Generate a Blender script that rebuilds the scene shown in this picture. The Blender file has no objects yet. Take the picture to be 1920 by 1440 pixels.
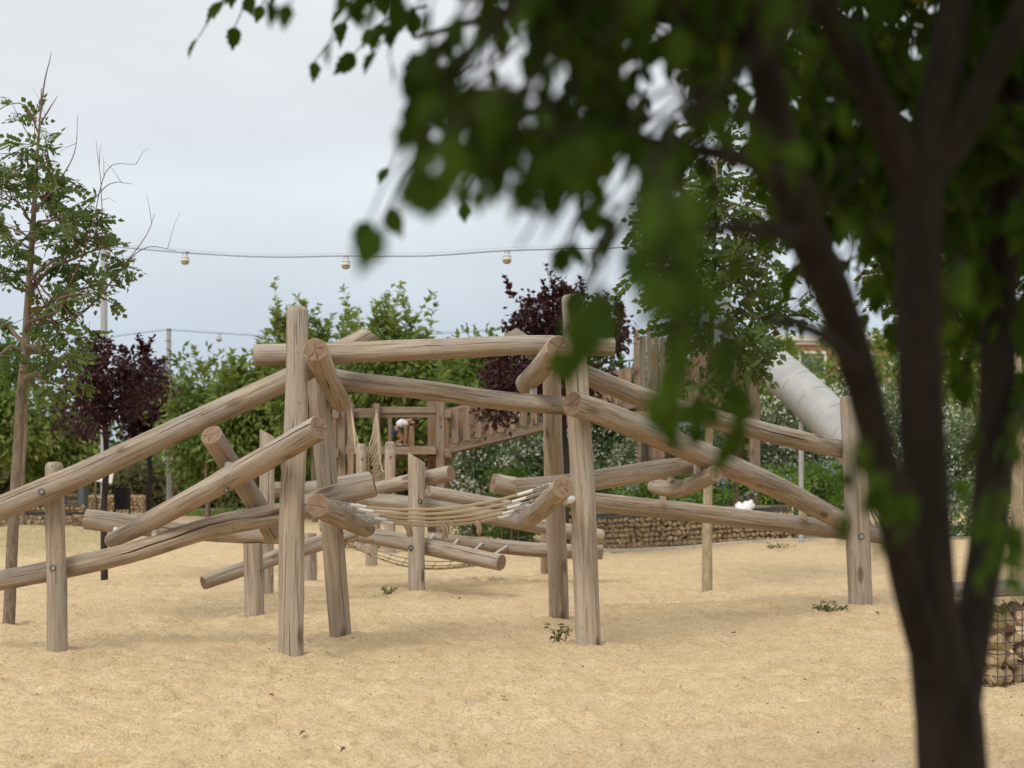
import bpy, math, random
import numpy as np
from mathutils import Vector, Matrix, noise as mnoise

C = bpy.context.scene
COL = C.collection
R = math.radians

# ------------------------------------------------------------------ camera
F = 2666.67          # focal length in pixels of a 1920 px wide frame (50 mm on 36 mm)
EYE = 1.45           # eye height, metres
YH = 885.0           # row of the horizon in the 1920x1440 frame
cam_data = bpy.data.cameras.new("camera")
cam_data.lens = 50.0
cam_data.sensor_width = 36.0
cam_data.shift_y = (YH - 720.0) / 1920.0
cam_data.clip_start = 0.05
cam_data.clip_end = 3000.0
cam_data.dof.use_dof = True
cam_data.dof.focus_distance = 10.8
cam_data.dof.aperture_fstop = 2.6
cam = bpy.data.objects.new("camera", cam_data)
cam.location = (0, 0, EYE)
cam.rotation_euler = (R(90), 0, 0)
COL.objects.link(cam)
C.camera = cam

# ------------------------------------------------------------------ world: overcast sky
SUN_EL, SUN_AZ = 46.0, -150.0   # the sun stands high, behind the camera and to the left
W = bpy.data.worlds.new("World")
C.world = W
W.use_nodes = True
nt = W.node_tree
nt.nodes.clear()
def wn(t, **k):
    n = nt.nodes.new(t)
    for a, b in k.items(): setattr(n, a, b)
    return n
out = wn("ShaderNodeOutputWorld"); bg = wn("ShaderNodeBackground")
sky = wn("ShaderNodeTexSky", sky_type='NISHITA', sun_disc=False)
sky.sun_elevation = R(SUN_EL); sky.sun_rotation = R(SUN_AZ)
sky.air_density = 1.0; sky.dust_density = 2.0
tc = wn("ShaderNodeTexCoord"); sep = wn("ShaderNodeSeparateXYZ")
nt.links.new(tc.outputs["Generated"], sep.inputs[0])
ramp = wn("ShaderNodeValToRGB")
cr = ramp.color_ramp
cr.elements[0].position = 0.0; cr.elements[0].color = (.47, .555, .65, 1)
cr.elements[1].position = 1.0; cr.elements[1].color = (1.0, 1.0, 1.0, 1)
for p, c in ((.09, (.55, .62, .70)), (.17, (.68, .725, .765)), (.30, (.775, .80, .815)), (.6, (.95, .96, .97))):
    e = cr.elements.new(p); e.color = (*c, 1)
nt.links.new(sep.outputs["Z"], ramp.inputs[0])
mp = wn("ShaderNodeMapping"); mp.inputs["Scale"].default_value = (1.6, 1.6, 5.0)
mp.inputs["Rotation"].default_value = (0, R(20), 0)
nt.links.new(tc.outputs["Generated"], mp.inputs[0])
nz = wn("ShaderNodeTexNoise"); nz.inputs["Scale"].default_value = 1.7
nz.inputs["Detail"].default_value = 5; nz.inputs["Roughness"].default_value = .5
nt.links.new(mp.outputs[0], nz.inputs[0])
mr = wn("ShaderNodeMapRange"); mr.inputs[1].default_value = .36; mr.inputs[2].default_value = .62
mr.inputs[3].default_value = .88; mr.inputs[4].default_value = 1.035
nt.links.new(nz.outputs[0], mr.inputs[0])
mul = wn("ShaderNodeVectorMath", operation='SCALE')
nt.links.new(ramp.outputs[0], mul.inputs[0]); nt.links.new(mr.outputs[0], mul.inputs["Scale"])
gain = wn("ShaderNodeVectorMath", operation='SCALE'); gain.inputs["Scale"].default_value = 10.2
nt.links.new(mul.outputs[0], gain.inputs[0])
mixs = wn("ShaderNodeMix", data_type='RGBA'); mixs.inputs[0].default_value = .92
nt.links.new(sky.outputs[0], mixs.inputs[6]); nt.links.new(gain.outputs[0], mixs.inputs[7])
nt.links.new(mixs.outputs[2], bg.inputs[0])
bg.inputs[1].default_value = 0.1
nt.links.new(bg.outputs[0], out.inputs[0])

sun_d = bpy.data.lights.new("sun", 'SUN')
sun_d.energy = 1.6
sun_d.angle = R(24)
sun_d.color = (1.0, .95, .87)
sun = bpy.data.objects.new("sun", sun_d)
_az, _el = R(SUN_AZ), R(SUN_EL)
# direction from the ground to the sun (azimuth measured from +Y towards +X)
SUN_DIR = Vector((math.sin(_az) * math.cos(_el), math.cos(_az) * math.cos(_el), math.sin(_el)))
sun.rotation_euler = SUN_DIR.to_track_quat('Z', 'Y').to_euler()
sun.location = (0, 0, 30)
COL.objects.link(sun)

vs = C.view_settings
vs.view_transform = 'Standard'; vs.look = 'None'
vs.exposure = 0.2; vs.gamma = 1.0; vs.use_curve_mapping = False
C.cycles.max_bounces = 6
C.cycles.transparent_max_bounces = 4
C.cycles.use_denoising = True

# ------------------------------------------------------------------ helpers
def at(px, py, d):
    """The point at depth d (metres) seen at pixel px, py of the 1920x1440 photograph."""
    return Vector(((px - 960.0) / F * d, d, EYE - (py - YH) / F * d))

def ground_h(x, y):
    h = .018 * mnoise.noise(Vector((x * .5, y * .5, 0))) + .012 * mnoise.noise(Vector((x * 1.7, y * 1.7, 4)))
    h += .42 * math.exp(-(((x + 9.2) / 2.6) ** 2 + ((y - 27.2) / 3.0) ** 2))
    return h

def tag(o, label=None, cat=None, group=None, kind=None):
    if label: o["label"] = label
    if cat: o["category"] = cat
    if group: o["group"] = group
    if kind: o["kind"] = kind
    return o

OFF = {}
def thing(name, label, cat, loc=(0, 0, 0), group=None):
    o = bpy.data.objects.new(name, None)
    o.empty_display_size = .2
    o.location = loc
    COL.objects.link(o)
    OFF[o.name] = Vector(loc)
    return tag(o, label, cat, group)

def off_of(parent):
    return OFF[parent.name] if parent is not None else Vector((0, 0, 0))

def link(name, me, parent=None, loc=None):
    o = bpy.data.objects.new(name, me)
    COL.objects.link(o)
    if parent is not None:
        o.parent = parent
        OFF[o.name] = OFF[parent.name].copy()
    if loc is not None:
        o.location = Vector(loc) - (off_of(parent) if parent is not None else Vector((0, 0, 0)))
        OFF[o.name] = Vector(loc)
    elif o.name not in OFF:
        OFF[o.name] = Vector((0, 0, 0))
    return o

def np_mesh(name, V, faces, mats, smooth=False, mat_idx=None, attrs=None, vattrs=None):
    """faces: list of int arrays (n,k). attrs: float per vertex. vattrs: vec3 per vertex."""
    me = bpy.data.meshes.new(name)
    V = np.asarray(V, dtype=np.float32)
    me.vertices.add(len(V)); me.vertices.foreach_set("co", V.ravel())
    faces = [np.asarray(f, dtype=np.int32) for f in faces if len(f)]
    nl = sum(f.size for f in faces); npoly = sum(len(f) for f in faces)
    me.loops.add(nl); me.polygons.add(npoly)
    me.loops.foreach_set("vertex_index", np.concatenate([f.ravel() for f in faces]))
    tot = np.concatenate([np.full(len(f), f.shape[1], dtype=np.int32) for f in faces])
    st = np.concatenate([[0], np.cumsum(tot)[:-1]]).astype(np.int32)
    me.polygons.foreach_set("loop_start", st)
    me.polygons.foreach_set("loop_total", tot)
    if smooth is True: me.polygons.foreach_set("use_smooth", np.ones(npoly, dtype=bool))
    elif smooth is False: me.polygons.foreach_set("use_smooth", np.zeros(npoly, dtype=bool))
    else: me.polygons.foreach_set("use_smooth", np.asarray(smooth, dtype=bool))
    for m in (mats if isinstance(mats, (list, tuple)) else [mats]): me.materials.append(m)
    if mat_idx is not None: me.polygons.foreach_set("material_index", np.asarray(mat_idx, dtype=np.int32))
    for k, a in (attrs or {}).items():
        at_ = me.attributes.new(k, 'FLOAT', 'POINT'); at_.data.foreach_set("value", np.asarray(a, dtype=np.float32))
    for k, a in (vattrs or {}).items():
        at_ = me.attributes.new(k, 'FLOAT_VECTOR', 'POINT'); at_.data.foreach_set("vector", np.asarray(a, dtype=np.float32).ravel())
    me.update(calc_edges=True)
    me.validate()
    return me

def catmull(pts, step, vals=None):
    """Resample a polyline as a Catmull-Rom curve; vals is interpolated linearly along it."""
    P = [np.array(p, dtype=float) for p in pts]
    n = len(P)
    if n == 2: P = [P[0], (P[0] + P[1]) / 2, P[1]]; vals = None if vals is None else [vals[0], (vals[0] + vals[1]) / 2, vals[1]]; n = 3
    ext = [2 * P[0] - P[1]] + P + [2 * P[-1] - P[-2]]
    O, U = [], []
    for i in range(n - 1):
        p0, p1, p2, p3 = ext[i:i + 4]
        k = max(1, int(np.linalg.norm(p2 - p1) / step))
        for j in range(k):
            t = j / k
            O.append(.5 * (2 * p1 + (p2 - p0) * t + (2 * p0 - 5 * p1 + 4 * p2 - p3) * t * t + (3 * p1 - p0 - 3 * p2 + p3) * t ** 3))
            if vals is not None: U.append(vals[i] * (1 - t) + vals[i + 1] * t)
    O.append(P[-1])
    if vals is not None: U.append(vals[-1])
    return np.array(O), (None if vals is None else np.array(U))

def frames(P):
    T = np.gradient(P, axis=0); T /= np.linalg.norm(T, axis=1)[:, None] + 1e-12
    a = np.array([0, 0, 1.0]) if abs(T[0][2]) < .9 else np.array([1.0, 0, 0])
    n = np.cross(T[0], a); n /= np.linalg.norm(n)
    N = [n]
    for i in range(1, len(P)):
        v = N[-1] - T[i] * np.dot(N[-1], T[i]); v /= np.linalg.norm(v) + 1e-12
        N.append(v)
    N = np.array(N); B = np.cross(T, N)
    return T, N, B

class MB:
    """Collects boxes, tubes and patches, then links them as ONE mesh object."""
    def __init__(s): s.V, s.F3, s.F4, s.n, s.A = [], [], [], 0, []
    def add(s, V, f4=None, f3=None, a=0.0):
        V = np.asarray(V, dtype=float).reshape(-1, 3)
        s.V.append(V); s.A.append(np.full(len(V), a))
        if f4 is not None and len(f4): s.F4.append(np.asarray(f4, dtype=int) + s.n)
        if f3 is not None and len(f3): s.F3.append(np.asarray(f3, dtype=int) + s.n)
        s.n += len(V)
    def tube(s, pts, r, seg=8, step=None, cap=True, a=0.0):
        r = r if isinstance(r, (list, tuple, np.ndarray)) else [r] * len(pts)
        if step: P, rr = catmull(pts, step, list(r))
        else: P, rr = np.array([tuple(p) for p in pts], dtype=float), np.array(r, dtype=float)
        T, N, B = frames(P)
        th = np.arange(seg) * 2 * np.pi / seg
        V = P[:, None, :] + rr[:, None, None] * (np.cos(th)[None, :, None] * N[:, None, :] + np.sin(th)[None, :, None] * B[:, None, :])
        m = len(P); i = np.arange(m - 1)[:, None] * seg; j = np.arange(seg)[None, :]; j2 = (j + 1) % seg
        f4 = np.stack([i + j, i + j2, i + seg + j2, i + seg + j], -1).reshape(-1, 4)
        V = V.reshape(-1, 3); f3 = []
        if cap:
            c0, c1 = len(V), len(V) + 1
            V = np.vstack([V, P[0], P[-1]])
            for k in range(seg):
                f3.append((c0, (k + 1) % seg, k)); f3.append((c1, (m - 1) * seg + k, (m - 1) * seg + (k + 1) % seg))
        s.add(V, f4, f3, a)
    def box(s, c, sx, sy, sz, M=None, bev=0.0, a=0.0):
        """A box of full sizes sx, sy, sz centred on c, M an optional 3x3 rotation; bev cuts the long edges."""
        x, y, z = sx / 2, sy / 2, sz / 2
        if bev > 0:
            b = min(bev, .45 * min(sx, sy, sz))
            V = []; idx = {}
            for sxn in (-1, 1):
                for syn in (-1, 1):
                    for szn in (-1, 1):
                        for ax in range(3):
                            p = [sxn * x, syn * y, szn * z]
                            for q in range(3):
                                if q != ax: p[q] -= (sxn, syn, szn)[q] * b
                            idx[(sxn, syn, szn, ax)] = len(V); V.append(p)
            f4, f3 = [], []
            for ax in range(3):
                o1, o2 = [q for q in range(3) if q != ax]
                for sg in (-1, 1):
                    q = []
                    for u, v in ((-1, -1), (1, -1), (1, 1), (-1, 1)):
                        k = [0, 0, 0]; k[ax] = sg; k[o1] = u; k[o2] = v
                        q.append(idx[(k[0], k[1], k[2], ax)])
                    flip = (sg < 0) ^ (ax == 1)
                    f4.append(q[::-1] if flip else q)
            for ax in range(3):
                o1, o2 = [q for q in range(3) if q != ax]
                for u in (-1, 1):
                    for v in (-1, 1):
                        k0 = [0, 0, 0]; k0[o1] = u; k0[o2] = v
                        a0 = k0[:]; a0[ax] = -1; a1 = k0[:]; a1[ax] = 1
                        f4.append([idx[(*a0, o1)], idx[(*a1, o1)], idx[(*a1, o2)], idx[(*a0, o2)]])
            for sxn in (-1, 1):
                for syn in (-1, 1):
                    for szn in (-1, 1):
                        f3.append([idx[(sxn, syn, szn, q)] for q in range(3)])
            V = np.array(V)
        else:
            V = np.array([(-x, -y, -z), (x, -y, -z), (x, y, -z), (-x, y, -z), (-x, -y, z), (x, -y, z), (x, y, z), (-x, y, z)])
            f4 = [(0, 3, 2, 1), (4, 5, 6, 7), (0, 1, 5, 4), (1, 2, 6, 5), (2, 3, 7, 6), (3, 0, 4, 7)]; f3 = None
        if M is not None: V = V @ np.array(M).T
        s.add(V + np.array(tuple(c)), f4, f3, a)
    def beam(s, a, b, w, h, bev=.008, up=(0, 0, 1)):
        """A squared timber from a to b, w wide across, h tall."""
        a, b = Vector(a), Vector(b); t = (b - a); L = t.length; t.normalize()
        u = Vector(up)
        if abs(t.dot(u)) > .95: u = Vector((0, 1, 0))
        side = t.cross(u).normalized(); u = side.cross(t).normalized()
        M = np.array([tuple(t), tuple(side), tuple(u)]).T
        s.box((a + b) / 2, L, w, h, M, bev)
    def torus(s, c, R_, r, ax=(0, 0, 1), seg=12, sub=6, stretch=1.0, sdir=None):
        ax = Vector(ax).normalized(); u = Vector(sdir) if sdir else ax.orthogonal(); u = (u - ax * u.dot(ax)).normalized(); v = ax.cross(u)
        V = []
        for i in range(seg):
            p = 2 * math.pi * i / seg; rad = u * math.cos(p) + v * math.sin(p)
            ctr = Vector(c) + u * math.cos(p) * R_ * stretch + v * math.sin(p) * R_
            for j in range(sub):
                q = 2 * math.pi * j / sub
                V.append(tuple(ctr + rad * math.cos(q) * r + ax * math.sin(q) * r))
        f = [(i * sub + j, ((i + 1) % seg) * sub + j, ((i + 1) % seg) * sub + (j + 1) % sub, i * sub + (j + 1) % sub) for i in range(seg) for j in range(sub)]
        s.add(V, f)
    def lathe(s, c, prof, seg=16, ax=(0, 0, 1), a=0.0):
        """prof: (radius, height) rows turned about the axis ax through c."""
        ax = Vector(ax).normalized(); u = ax.orthogonal().normalized(); v = ax.cross(u)
        V = [tuple(Vector(c) + ax * h + (u * math.cos(2 * math.pi * k / seg) + v * math.sin(2 * math.pi * k / seg)) * r) for r, h in prof for k in range(seg)]
        f = [(i * seg + k, i * seg + (k + 1) % seg, (i + 1) * seg + (k + 1) % seg, (i + 1) * seg + k) for i in range(len(prof) - 1) for k in range(seg)]
        s.add(V, f, a=a)
    def build(s, name, mat, parent=None, smooth=True, attr=None, vattr=None, local=None):
        V = np.vstack(s.V) - np.array(tuple(local if local is not None else off_of(parent)))
        fs = []
        if s.F4: fs.append(np.vstack(s.F4))
        if s.F3: fs.append(np.vstack(s.F3))
        me = np_mesh(name, V, fs, mat, smooth, attrs={"tint": np.concatenate(s.A)})
        if smooth: sharp(me)
        o = link(name, me, parent, loc=local)
        return o

def sharp(me, ang=40):
    try: me.set_sharp_from_angle(angle=R(ang))
    except Exception: pass

# ------------------------------------------------------------------ material helper
class NT:
    def __init__(s, name):
        s.m = bpy.data.materials.new(name); s.m.use_nodes = True
        s.t = s.m.node_tree; s.t.nodes.clear()
        s.out = s.t.nodes.new("ShaderNodeOutputMaterial")
    def n(s, t, ins=None, **k):
        x = s.t.nodes.new(t)
        for a, b in k.items(): setattr(x, a, b)
        for a, b in (ins or {}).items(): s.put(x.inputs[a], b)
        return x
    def put(s, sock, v):
        if isinstance(v, bpy.types.NodeSocket): s.t.links.new(v, sock)
        elif isinstance(v, bpy.types.Node): s.t.links.new(v.outputs[0], sock)
        else:
            if isinstance(v, (tuple, list)) and len(v) == 3 and sock.type == 'RGBA': v = (*v, 1)
            sock.default_value = v
    def attr(s, name): return s.n("ShaderNodeAttribute", attribute_name=name)
    def noise(s, vec, scale, detail=3, rough=.5, dist=0):
        return s.n("ShaderNodeTexNoise", {"Vector": vec, "Scale": scale, "Detail": detail, "Roughness": rough, "Distortion": dist})
    def mapping(s, vec, scale=(1, 1, 1), loc=(0, 0, 0)):
        return s.n("ShaderNodeMapping", {"Vector": vec, "Scale": scale, "Location": loc})
    def rng(s, v, a, b, c=0.0, d=1.0, smooth=False):
        x = s.n("ShaderNodeMapRange", {0: v, 1: a, 2: b, 3: c, 4: d})
        if smooth: x.interpolation_type = 'SMOOTHSTEP'
        return x
    def mix(s, f, a, b, blend='MIX'):
        x = s.n("ShaderNodeMix", data_type='RGBA', blend_type=blend)
        s.put(x.inputs[0], f); s.put(x.inputs[6], a); s.put(x.inputs[7], b)
        return x.outputs[2]
    def math(s, op, a, b=0.0):
        return s.n("ShaderNodeMath", {0: a, 1: b}, operation=op).outputs[0]
    def bump(s, h, strength, dist=.01):
        return s.n("ShaderNodeBump", {"Height": h, "Strength": strength, "Distance": dist}).outputs[0]
    def ramp(s, f, stops):
        x = s.n("ShaderNodeValToRGB", {0: f}); e = x.color_ramp.elements
        e[0].position, e[0].color = stops[0][0], (*stops[0][1], 1)
        e[1].position, e[1].color = stops[-1][0], (*stops[-1][1], 1)
        for p, c in stops[1:-1]: q = e.new(p); q.color = (*c, 1)
        return x.outputs[0]
    def principled(s, col, rough=.8, normal=None, metal=0.0, spec=.3, **k):
        ins = {"Base Color": col, "Roughness": rough, "Metallic": metal, "Specular IOR Level": spec}
        if normal is not None: ins["Normal"] = normal
        ins.update(k)
        x = s.n("ShaderNodeBsdfPrincipled", ins)
        s.t.links.new(x.outputs[0], s.out.inputs[0])
        return s.m
    def obj(s): return s.n("ShaderNodeTexCoord").outputs["Object"]
    def pos(s): return s.n("ShaderNodeNewGeometry").outputs["Position"]
    def orand(s): return s.n("ShaderNodeObjectInfo").outputs["Random"]

def mat_plain(name, col, rough=.6, metal=0.0, var=.12, scale=14, spec=.3, bump=.15):
    t = NT(name); p = t.pos(); nz = t.noise(p, scale, 5, .6)
    c = t.mix(t.rng(nz, .3, .7), tuple(x * (1 - var) for x in col), tuple(min(1, x * (1 + var)) for x in col))
    return t.principled(c, rough, t.bump(nz, bump, .004), metal, spec)

def mat_wood(name, light, dark, orange=.35, grain=1.0):
    """Weathered pine: pale silvery-tan, long streaks, warm heartwood where rain does not reach, dark knots."""
    t = NT(name); g = t.attr("grain").outputs["Vector"]; und = t.attr("under").outputs["Fac"]; rnd = t.orand()
    st = t.noise(t.mapping(g, (30, 30, 1.2)), 1.0, 6, .65, .5)
    fine = t.noise(t.mapping(g, (170, 170, 4)), 1.0, 3, .6)
    broad = t.noise(t.mapping(g, (4, 4, 1.6)), 1.0, 4, .6)
    pat = t.noise(t.mapping(g, (11, 11, .9), (5, 2, 0)), 1.0, 5, .65, .8)
    c = t.mix(t.rng(st, .34, .66), dark, light)
    grey = tuple(sum(light) / 3 * k for k in (.92, .84, .74))
    c = t.mix(t.math('MULTIPLY', t.rng(broad, .42, .62), .75), c, grey)
    brown = (dark[0] * .72, dark[1] * .66, dark[2] * .58)
    c = t.mix(t.math('MULTIPLY', t.rng(pat, .50, .68), .68), c, brown)
    pale = tuple(min(1, x * 1.16) for x in light)
    c = t.mix(t.math('MULTIPLY', t.rng(pat, .44, .34), .5), c, pale)
    # warm, less weathered wood on the sheltered side and near the cuts
    o = t.math('MULTIPLY', t.rng(t.math('ADD', und, t.math('MULTIPLY', broad.outputs[0], 1.3)), 1.15, 1.75, 0, 1, True), orange)
    c = t.mix(o, c, (.34, .19, .085))
    # knots, hairline checks and dark flecks, stretched along the log
    vo = t.n("ShaderNodeTexVoronoi", {"Vector": t.mapping(g, (9, 9, 3.0)), "Scale": .62, "Randomness": 1.0})
    kn = t.rng(vo.outputs["Distance"], .10, .24, 1, 0, True)
    kmask = t.rng(t.noise(g, 1.3, 2), .47, .55)
    c = t.mix(t.math('MULTIPLY', t.math('MULTIPLY', kn, kmask), .8), c, (.11, .065, .035))
    hair = t.noise(t.mapping(g, (70, 70, 1.6), (3, 1, 7)), 1.0, 2, .5, .3)
    c = t.mix(t.math('MULTIPLY', t.rng(hair, .63, .70), .52 * grain), c, (.13, .085, .055))
    spot = t.noise(t.mapping(g, (38, 38, 16), (1, 8, 2)), 1.0, 3, .6)
    c = t.mix(t.math('MULTIPLY', t.rng(spot, .66, .72), .55), c, (.12, .08, .05))
    c = t.mix(t.math('MULTIPLY', t.rng(fine, .40, .68), .30 * grain), c, brown)
    br = t.rng(rnd, 0, 1, .92, 1.06)
    c = t.mix(1.0, c, t.n("ShaderNodeCombineColor", {0: br, 1: br, 2: br}).outputs[0], 'MULTIPLY')
    h = t.math('ADD', t.math('SUBTRACT', t.math('MULTIPLY', st.outputs[0], .6), t.rng(hair, .62, .70)), t.math('MULTIPLY', fine.outputs[0], .5))
    return t.principled(c, .82, t.bump(h, .8, .012), 0, .2)

def mat_endgrain(name):
    t = NT(name); g = t.attr("grain").outputs["Vector"]
    sp = t.n("ShaderNodeSeparateXYZ", {0: g})
    v = t.n("ShaderNodeCombineXYZ", {0: sp.outputs[0], 1: sp.outputs[1], 2: 0.0}).outputs[0]
    w = t.noise(v, 9, 3)
    rad = t.n("ShaderNodeVectorMath", {0: v}, operation='LENGTH').outputs["Value"]
    ph = t.math('ADD', t.math('MULTIPLY', rad, 900.0), t.math('MULTIPLY', w.outputs[0], 22.0))
    rings = t.math('ADD', t.math('MULTIPLY', t.math('SINE', ph), .5), .5)
    c = t.mix(rings, (.21, .135, .09), (.33, .235, .165))
    bl = t.noise(g, 22, 4, .6)
    c = t.mix(t.rng(bl, .45, .7), c, (.17, .115, .085))
    rim = t.rng(rad, .05, .09, 0, .6, True)
    c = t.mix(rim, c, (.30, .19, .10))
    return t.principled(c, .9, t.bump(t.math('ADD', rings, bl.outputs[0]), .35, .004), 0, .15)

def mat_leaf(name, a, b, c2=None, trans=.35, rough=.55, spec=.25):
    """Leaves: two greens mixed leaf by leaf (attribute tint), a rarer third colour, light through the blade."""
    t = NT(name); tint = t.attr("tint").outputs["Fac"]
    col = t.mix(tint, a, b)
    if c2 is not None: col = t.mix(t.rng(tint, .90, .97), col, c2)
    pr = t.n("ShaderNodeBsdfPrincipled", {"Base Color": col, "Roughness": rough, "Specular IOR Level": spec})
    tr = t.n("ShaderNodeBsdfTranslucent", {"Color": t.mix(.5, col, t.mix(1.0, col, (1.3, 1.5, .5), 'MULTIPLY'))})
    mx = t.n("ShaderNodeMixShader", {0: trans, 1: pr.outputs[0], 2: tr.outputs[0]})
    t.t.links.new(mx.outputs[0], t.out.inputs[0])
    return t.m

def mat_bark(name, a, b, scale=18, stretch=.35):
    t = NT(name); p = t.pos(); m = t.mapping(p, (1, 1, stretch))
    n1 = t.noise(m, scale, 6, .65, .5); n2 = t.noise(p, 2.5, 3)
    c = t.mix(t.rng(n1, .35, .65), a, b)
    c = t.mix(t.math('MULTIPLY', t.rng(n2, .5, .7), .5), c, tuple(.6 * (x + y) for x, y in zip(a, b)))
    return t.principled(c, .9, t.bump(n1, .8, .012), 0, .15)

M = {}
M['log'] = mat_wood("weathered_log_wood", (.535, .44, .335), (.255, .197, .143), .45)
M['post'] = mat_wood("weathered_post_wood", (.535, .44, .335), (.315, .25, .186), .25)
M['end'] = mat_endgrain("log_end_grain")
M['timber'] = mat_wood("sawn_timber", (.36, .255, .172), (.22, .145, .095), .30)
M['timber_warm'] = mat_wood("sheltered_timber", (.37, .235, .135), (.22, .125, .065), .5)
M['plank'] = mat_wood("grey_planks", (.33, .275, .215), (.20, .16, .12), .1)
M['plastic'] = mat_plain("white_plastic", (.64, .63, .59), .5, 0, .08, 20)
M['steel'] = mat_plain("galvanised_steel", (.42, .43, .44), .42, .85, .15, 40)
M['steel_dark'] = mat_plain("dark_steel", (.12, .11, .105), .5, .8, .2, 40)
M['pole'] = mat_plain("grey_painted_pole", (.40, .41, .42), .5, .3, .06, 6)
M['black'] = mat_plain("black_powder_coat", (.022, .022, .024), .5, .0, .2, 30)
M['cable'] = mat_plain("black_cable", (.03, .03, .034), .6, 0, .1, 30)
M['white'] = mat_plain("white_enamel", (.72, .71, .69), .35, 0, .05, 10)
M['amber'] = mat_plain("frosted_amber_lens", (.45, .37, .25), .3, 0, .08, 20)
M['bark'] = mat_bark("grey_brown_bark", (.13, .095, .068), (.27, .21, .155), 34, .3)
M['bark_pale'] = mat_bark("pale_rough_bark", (.26, .20, .12), (.47, .385, .26), 34, .22)
M['bark_dark'] = mat_bark("dark_smooth_bark", (.030, .022, .020), (.055, .042, .038), 22, .3)
M['bark_fg'] = mat_bark("shade_darkened_bark", (.011, .0085, .0058), (.028, .021, .0145), 22, .25)  # the canopy's shade is put into this near-black bark colour
M['twig'] = mat_plain("brown_twig", (.16, .105, .075), .8, 0, .2, 30)
M['twig_red'] = mat_plain("reddish_twig", (.20, .115, .10), .8, 0, .2, 30)
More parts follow.
